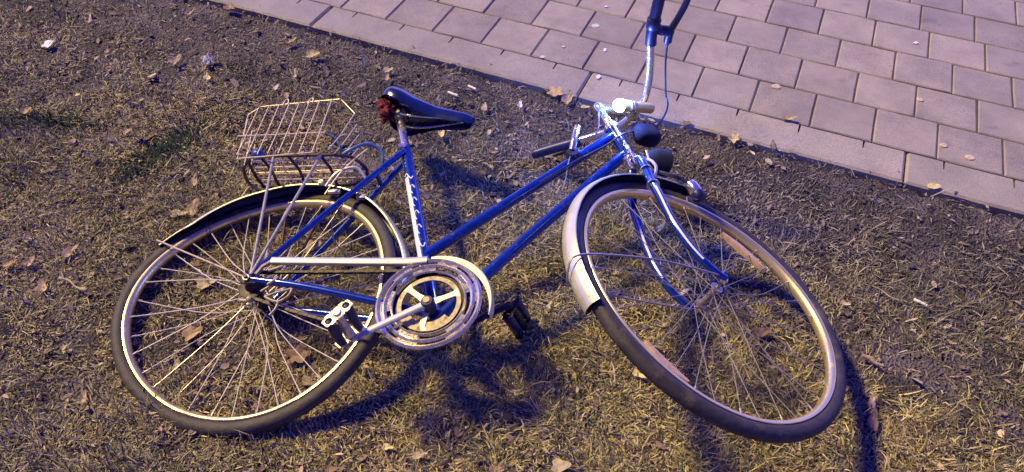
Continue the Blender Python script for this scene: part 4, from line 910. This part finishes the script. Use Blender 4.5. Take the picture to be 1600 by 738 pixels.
tag(leaf(0.662, 1.876, 0.0489, 0.91, YEL, lobes=5, asp=0.8), 'bright yellow squarish leaf near the kerb, right of the headlight', 'leaf')
tag(leaf(0.777, 1.852, 0.0468, 1.37, BRN, asp=0.47, lobes=3, curl=0.10), 'upright brown leaf by the kerb, right of the square yellow leaf', 'leaf')
tag(scrap(0.565, 1.785, 0.0404, 0.51, PAL, 0.15, 'wood_chip', asp=0.45, lift=0.022), 'pale wood chip on the bare soil above the dynamo', 'wood chip')
tag(scrap(0.706, 1.807, 0.0304, -1.21, PAL, 0.15, 'wood_chip', asp=0.45, lift=0.022), 'v-shaped pale chip on the bare soil below the kerb', 'wood chip')
tag(leaf(0.530, 1.947, 0.0363, 0.05, BRN, asp=0.61, lobes=3, curl=0.10), 'dull brown leaf at the kerb, right under the gold torch end', 'leaf')
tag(leaf(1.206, 1.691, 0.0505, -0.08, YEL, asp=0.5, curl=0.1), 'pale yellow oval leaf lying against the kerb at the right', 'leaf')
tag(butt(1.036, 1.273, 0.0347, -0.69), 'long white cigarette butt in the grass right of the front wheel', 'cigarette butt')
tag(twig(0.955, 1.299, 0.0683, -0.74, TAN, r=0.0016), 'thin tan twig in the grass left of the long white cigarette butt', 'twig')
tag(leaf(0.841, 1.263, 0.0297, -0.45, TAN, asp=0.54, lobes=3, curl=0.79), 'tan leaf just outside the right edge of the front tyre', 'leaf')
tag(twig(0.861, 1.089, 0.0516, -0.63, PNK, r=0.005), 'thick pinkish bark stick near the lower right of the front tyre', 'twig')
tag(leaf(0.815, 0.927, 0.0678, 1.15, RDB, asp=0.43, lobes=3, curl=0.44), 'red-brown curled leaf in the wheel shadow below the front tyre', 'leaf')
tag(leaf(0.829, 0.977, 0.0462, 1.29, PNK, asp=0.43, lobes=3, curl=0.21), 'dull pink leaf right above the red-brown curled leaf', 'leaf')
tag(leaf(1.073, 1.152, 0.0220, -0.45, ORA, asp=0.40, lobes=3, curl=0.10), 'small orange leaf in the grass at the right, below the cigarette butt', 'leaf')
tag(leaf(0.614, 1.161, 0.0533, 0.24, RDB, asp=0.61, lobes=3, curl=0.56), 'reddish flat leaf on the grass seen through the front wheel', 'leaf')
tag(leaf(0.303, 1.034, 0.0439, -0.60, YEL, asp=0.43, lobes=3, curl=0.67), 'yellow leaf just under the lower left of the front tyre', 'leaf')
tag(leaf(-0.251, 0.826, 0.0333, -0.15, YEL, asp=0.47, lobes=3, curl=0.21), 'yellow leaf below the chainring shadow near the bottom edge', 'leaf')
tag(leaf(-0.181, 0.809, 0.0451, 0.23, TAN, asp=0.43, lobes=3, curl=0.44), 'large tan leaf at the bottom edge, left of centre', 'leaf')
tag(leaf(0.118, 0.796, 0.0519, 0.04, TAN, asp=0.72, lobes=3, curl=0.10), 'large tan leaf cut by the bottom edge, right of centre', 'leaf')
tag(leaf(-0.017, 0.778, 0.0403, 0.22, ORA, asp=0.61, lobes=3, curl=0.44), 'orange leaf cut by the bottom edge, between two large tan leaves', 'leaf')
tag(leaf(-0.490, 1.052, 0.0709, 0.26, RDB, lobes=5, asp=0.8), 'big red-brown lobed leaf seen through the spokes at the bottom of the rear wheel', 'leaf')
tag(leaf(-0.453, 0.980, 0.0514, -0.34, BRN, asp=0.54, lobes=3, curl=0.21), 'brown ragged leaf just inside the bottom right rim of the rear wheel', 'leaf')
tag(leaf(-0.753, 1.104, 0.0636, 0.52, ORA, asp=0.61, lobes=3, curl=0.21), 'large orange-brown leaf seen through the left spokes of the rear wheel', 'leaf')
tag(leaf(-0.765, 1.258, 0.0672, 0.29, TAN, asp=0.61, lobes=3, curl=0.44), 'tan leaf seen through the rear wheel just left of the hub', 'leaf')
tag(leaf(-0.526, 1.402, 0.0559, 0.29, ORA, asp=0.68, lobes=3, curl=0.10), 'orange leaf seen through the rear wheel under the seat stay', 'leaf')
tag(twig(-1.094, 1.244, 0.0934, -0.42, TAN, r=0.003, knob=True), 'knobbly tan twig in the grass left of the rear wheel', 'twig')
tag(leaf(-1.170, 1.234, 0.0469, 1.87, ORA, asp=0.72, lobes=3, curl=0.33), 'orange leaf left of the knobbly twig', 'leaf')
tag(leaf(-1.287, 1.306, 0.0413, 0.31, ORA, asp=0.65, lobes=3, curl=0.79), 'orange leaf at the very left edge, level with the rear wheel top', 'leaf')
tag(leaf(-1.237, 1.315, 0.0379, 1.17, PNK, asp=0.72, lobes=3, curl=0.56), 'pink-brown leaf between the left edge orange leaf and the rear wheel', 'leaf')
tag(leaf(-1.150, 1.354, 0.0580, 0.89, PNK, asp=0.47, lobes=3, curl=0.33), 'wide pinkish leaf left of the rear fender tip', 'leaf')
tag(leaf(-0.879, 1.525, 0.0781, 1.31, ORA, asp=0.47, lobes=3, curl=0.10), 'orange-brown leaf hard above the rear fender, left of the rack', 'leaf')
tag(leaf(-0.913, 1.499, 0.0517, 0.05, TAN, asp=0.54, lobes=3, curl=0.21), 'tan leaf just left of the orange-brown leaf above the rear fender', 'leaf')
tag(leaf(-0.911, 1.636, 0.0620, 1.49, ORA, asp=0.40, lobes=3, curl=0.33), 'orange leaf between the dark patch and the rear fender', 'leaf')
tag(leaf(-0.939, 0.923, 0.0405, 1.66, ORA, asp=0.40, lobes=3, curl=0.33), 'orange leaf in the grass lower left, outside the rear tyre', 'leaf')
tag(leaf(-1.038, 1.058, 0.0315, 0.82, TAN, asp=0.40, lobes=3, curl=0.10), 'tan leaf in the grass left of the rear tyre bottom', 'leaf')
tag(leaf(0.098, 1.226, 0.0277, 1.15, YEL, asp=0.40, lobes=3, curl=0.10), 'small yellow leaf right of the far pedal', 'leaf')
tag(leaf(0.401, 1.503, 0.0449, 0.83, TAN, asp=0.40, lobes=3, curl=0.79), 'pale tan leaf seen between the two fork blades', 'leaf')
tag(leaf(0.850, 1.985, 0.0505, -0.18, TAN, asp=0.43, lobes=3, curl=0.79), 'thin tan leaf lying in the joint between kerb and pavers', 'leaf')
tag(scrap(1.408, 2.453, 0.0279, 0.06, (0.9,0.85,0.75), 0.3, 'paper_scrap'), 'tiny white scrap alone on a paver at the upper right', 'paper')
tag(scrap(0.155, 2.351, 0.0156, 0.06, (0.9,0.88,0.85), 0.3, 'paper_scrap'), 'tiny white speck on the paver left of the right handlebar', 'paper')
tag(scrap(0.298, 2.340, 0.0263, 1.21, (0.9,0.88,0.85), 0.3, 'paper_scrap'), 'tiny white curl on the paver beside the chrome bar', 'paper')
tag(scrap(0.319, 2.630, 0.0215, 0.07, (0.8,0.9,0.92), 0.3, 'paper_scrap'), 'small bluish white scrap on the pavement near the top edge', 'paper')
tag(scrap(0.267, 2.179, 0.0324, 1.32, (0.9,0.85,0.75), 0.3, 'paper_scrap'), 'tiny pale y-shaped scrap on the kerb just above the lit headlight', 'paper')
tag(gum(0.275, 2.499, 0.0300, 0.06, (0.50,0.56,0.60)), 'pale flattened chewing gum on a paver left of the brake lever', 'chewing gum')
tag(gum(0.084, 2.288, 0.0175, 0.06, (0.62,0.58,0.56)), 'small pale gum spot next to the kerb notch, left of the chrome bar', 'chewing gum')
tag(gum(1.304, 1.884, 0.0239, 0.05, (0.55,0.42,0.32)), 'tan gum spot on a right-hand paver, the upper of two', 'chewing gum')
tag(gum(1.365, 1.831, 0.0275, 0.05, (0.56,0.44,0.32)), 'tan oval gum spot on a right-hand paver, the lower of two', 'chewing gum')
tag(gum(1.311, 2.115, 0.0234, 0.06, (0.52,0.42,0.36)), 'tan gum spot on the second row of pavers at the right', 'chewing gum')
tag(gum(0.853, 2.163, 0.0321, 0.06, (0.50,0.42,0.36)), 'faint elongated gum smear on a paver right of the chrome bar', 'chewing gum')

for o in list(C.objects):
    g = {"leaf": "fallen leaves on the lawn and kerb", "cigarette butt": "cigarette butts on the lawn", "chewing gum": "chewing gum spots on the pavers", "twig": "twigs lying on the lawn", "wood chip": "pale wood chips on the lawn", "paper": "scraps of paper"}.get(o.get("category", ""))
    if g: o["group"] = g
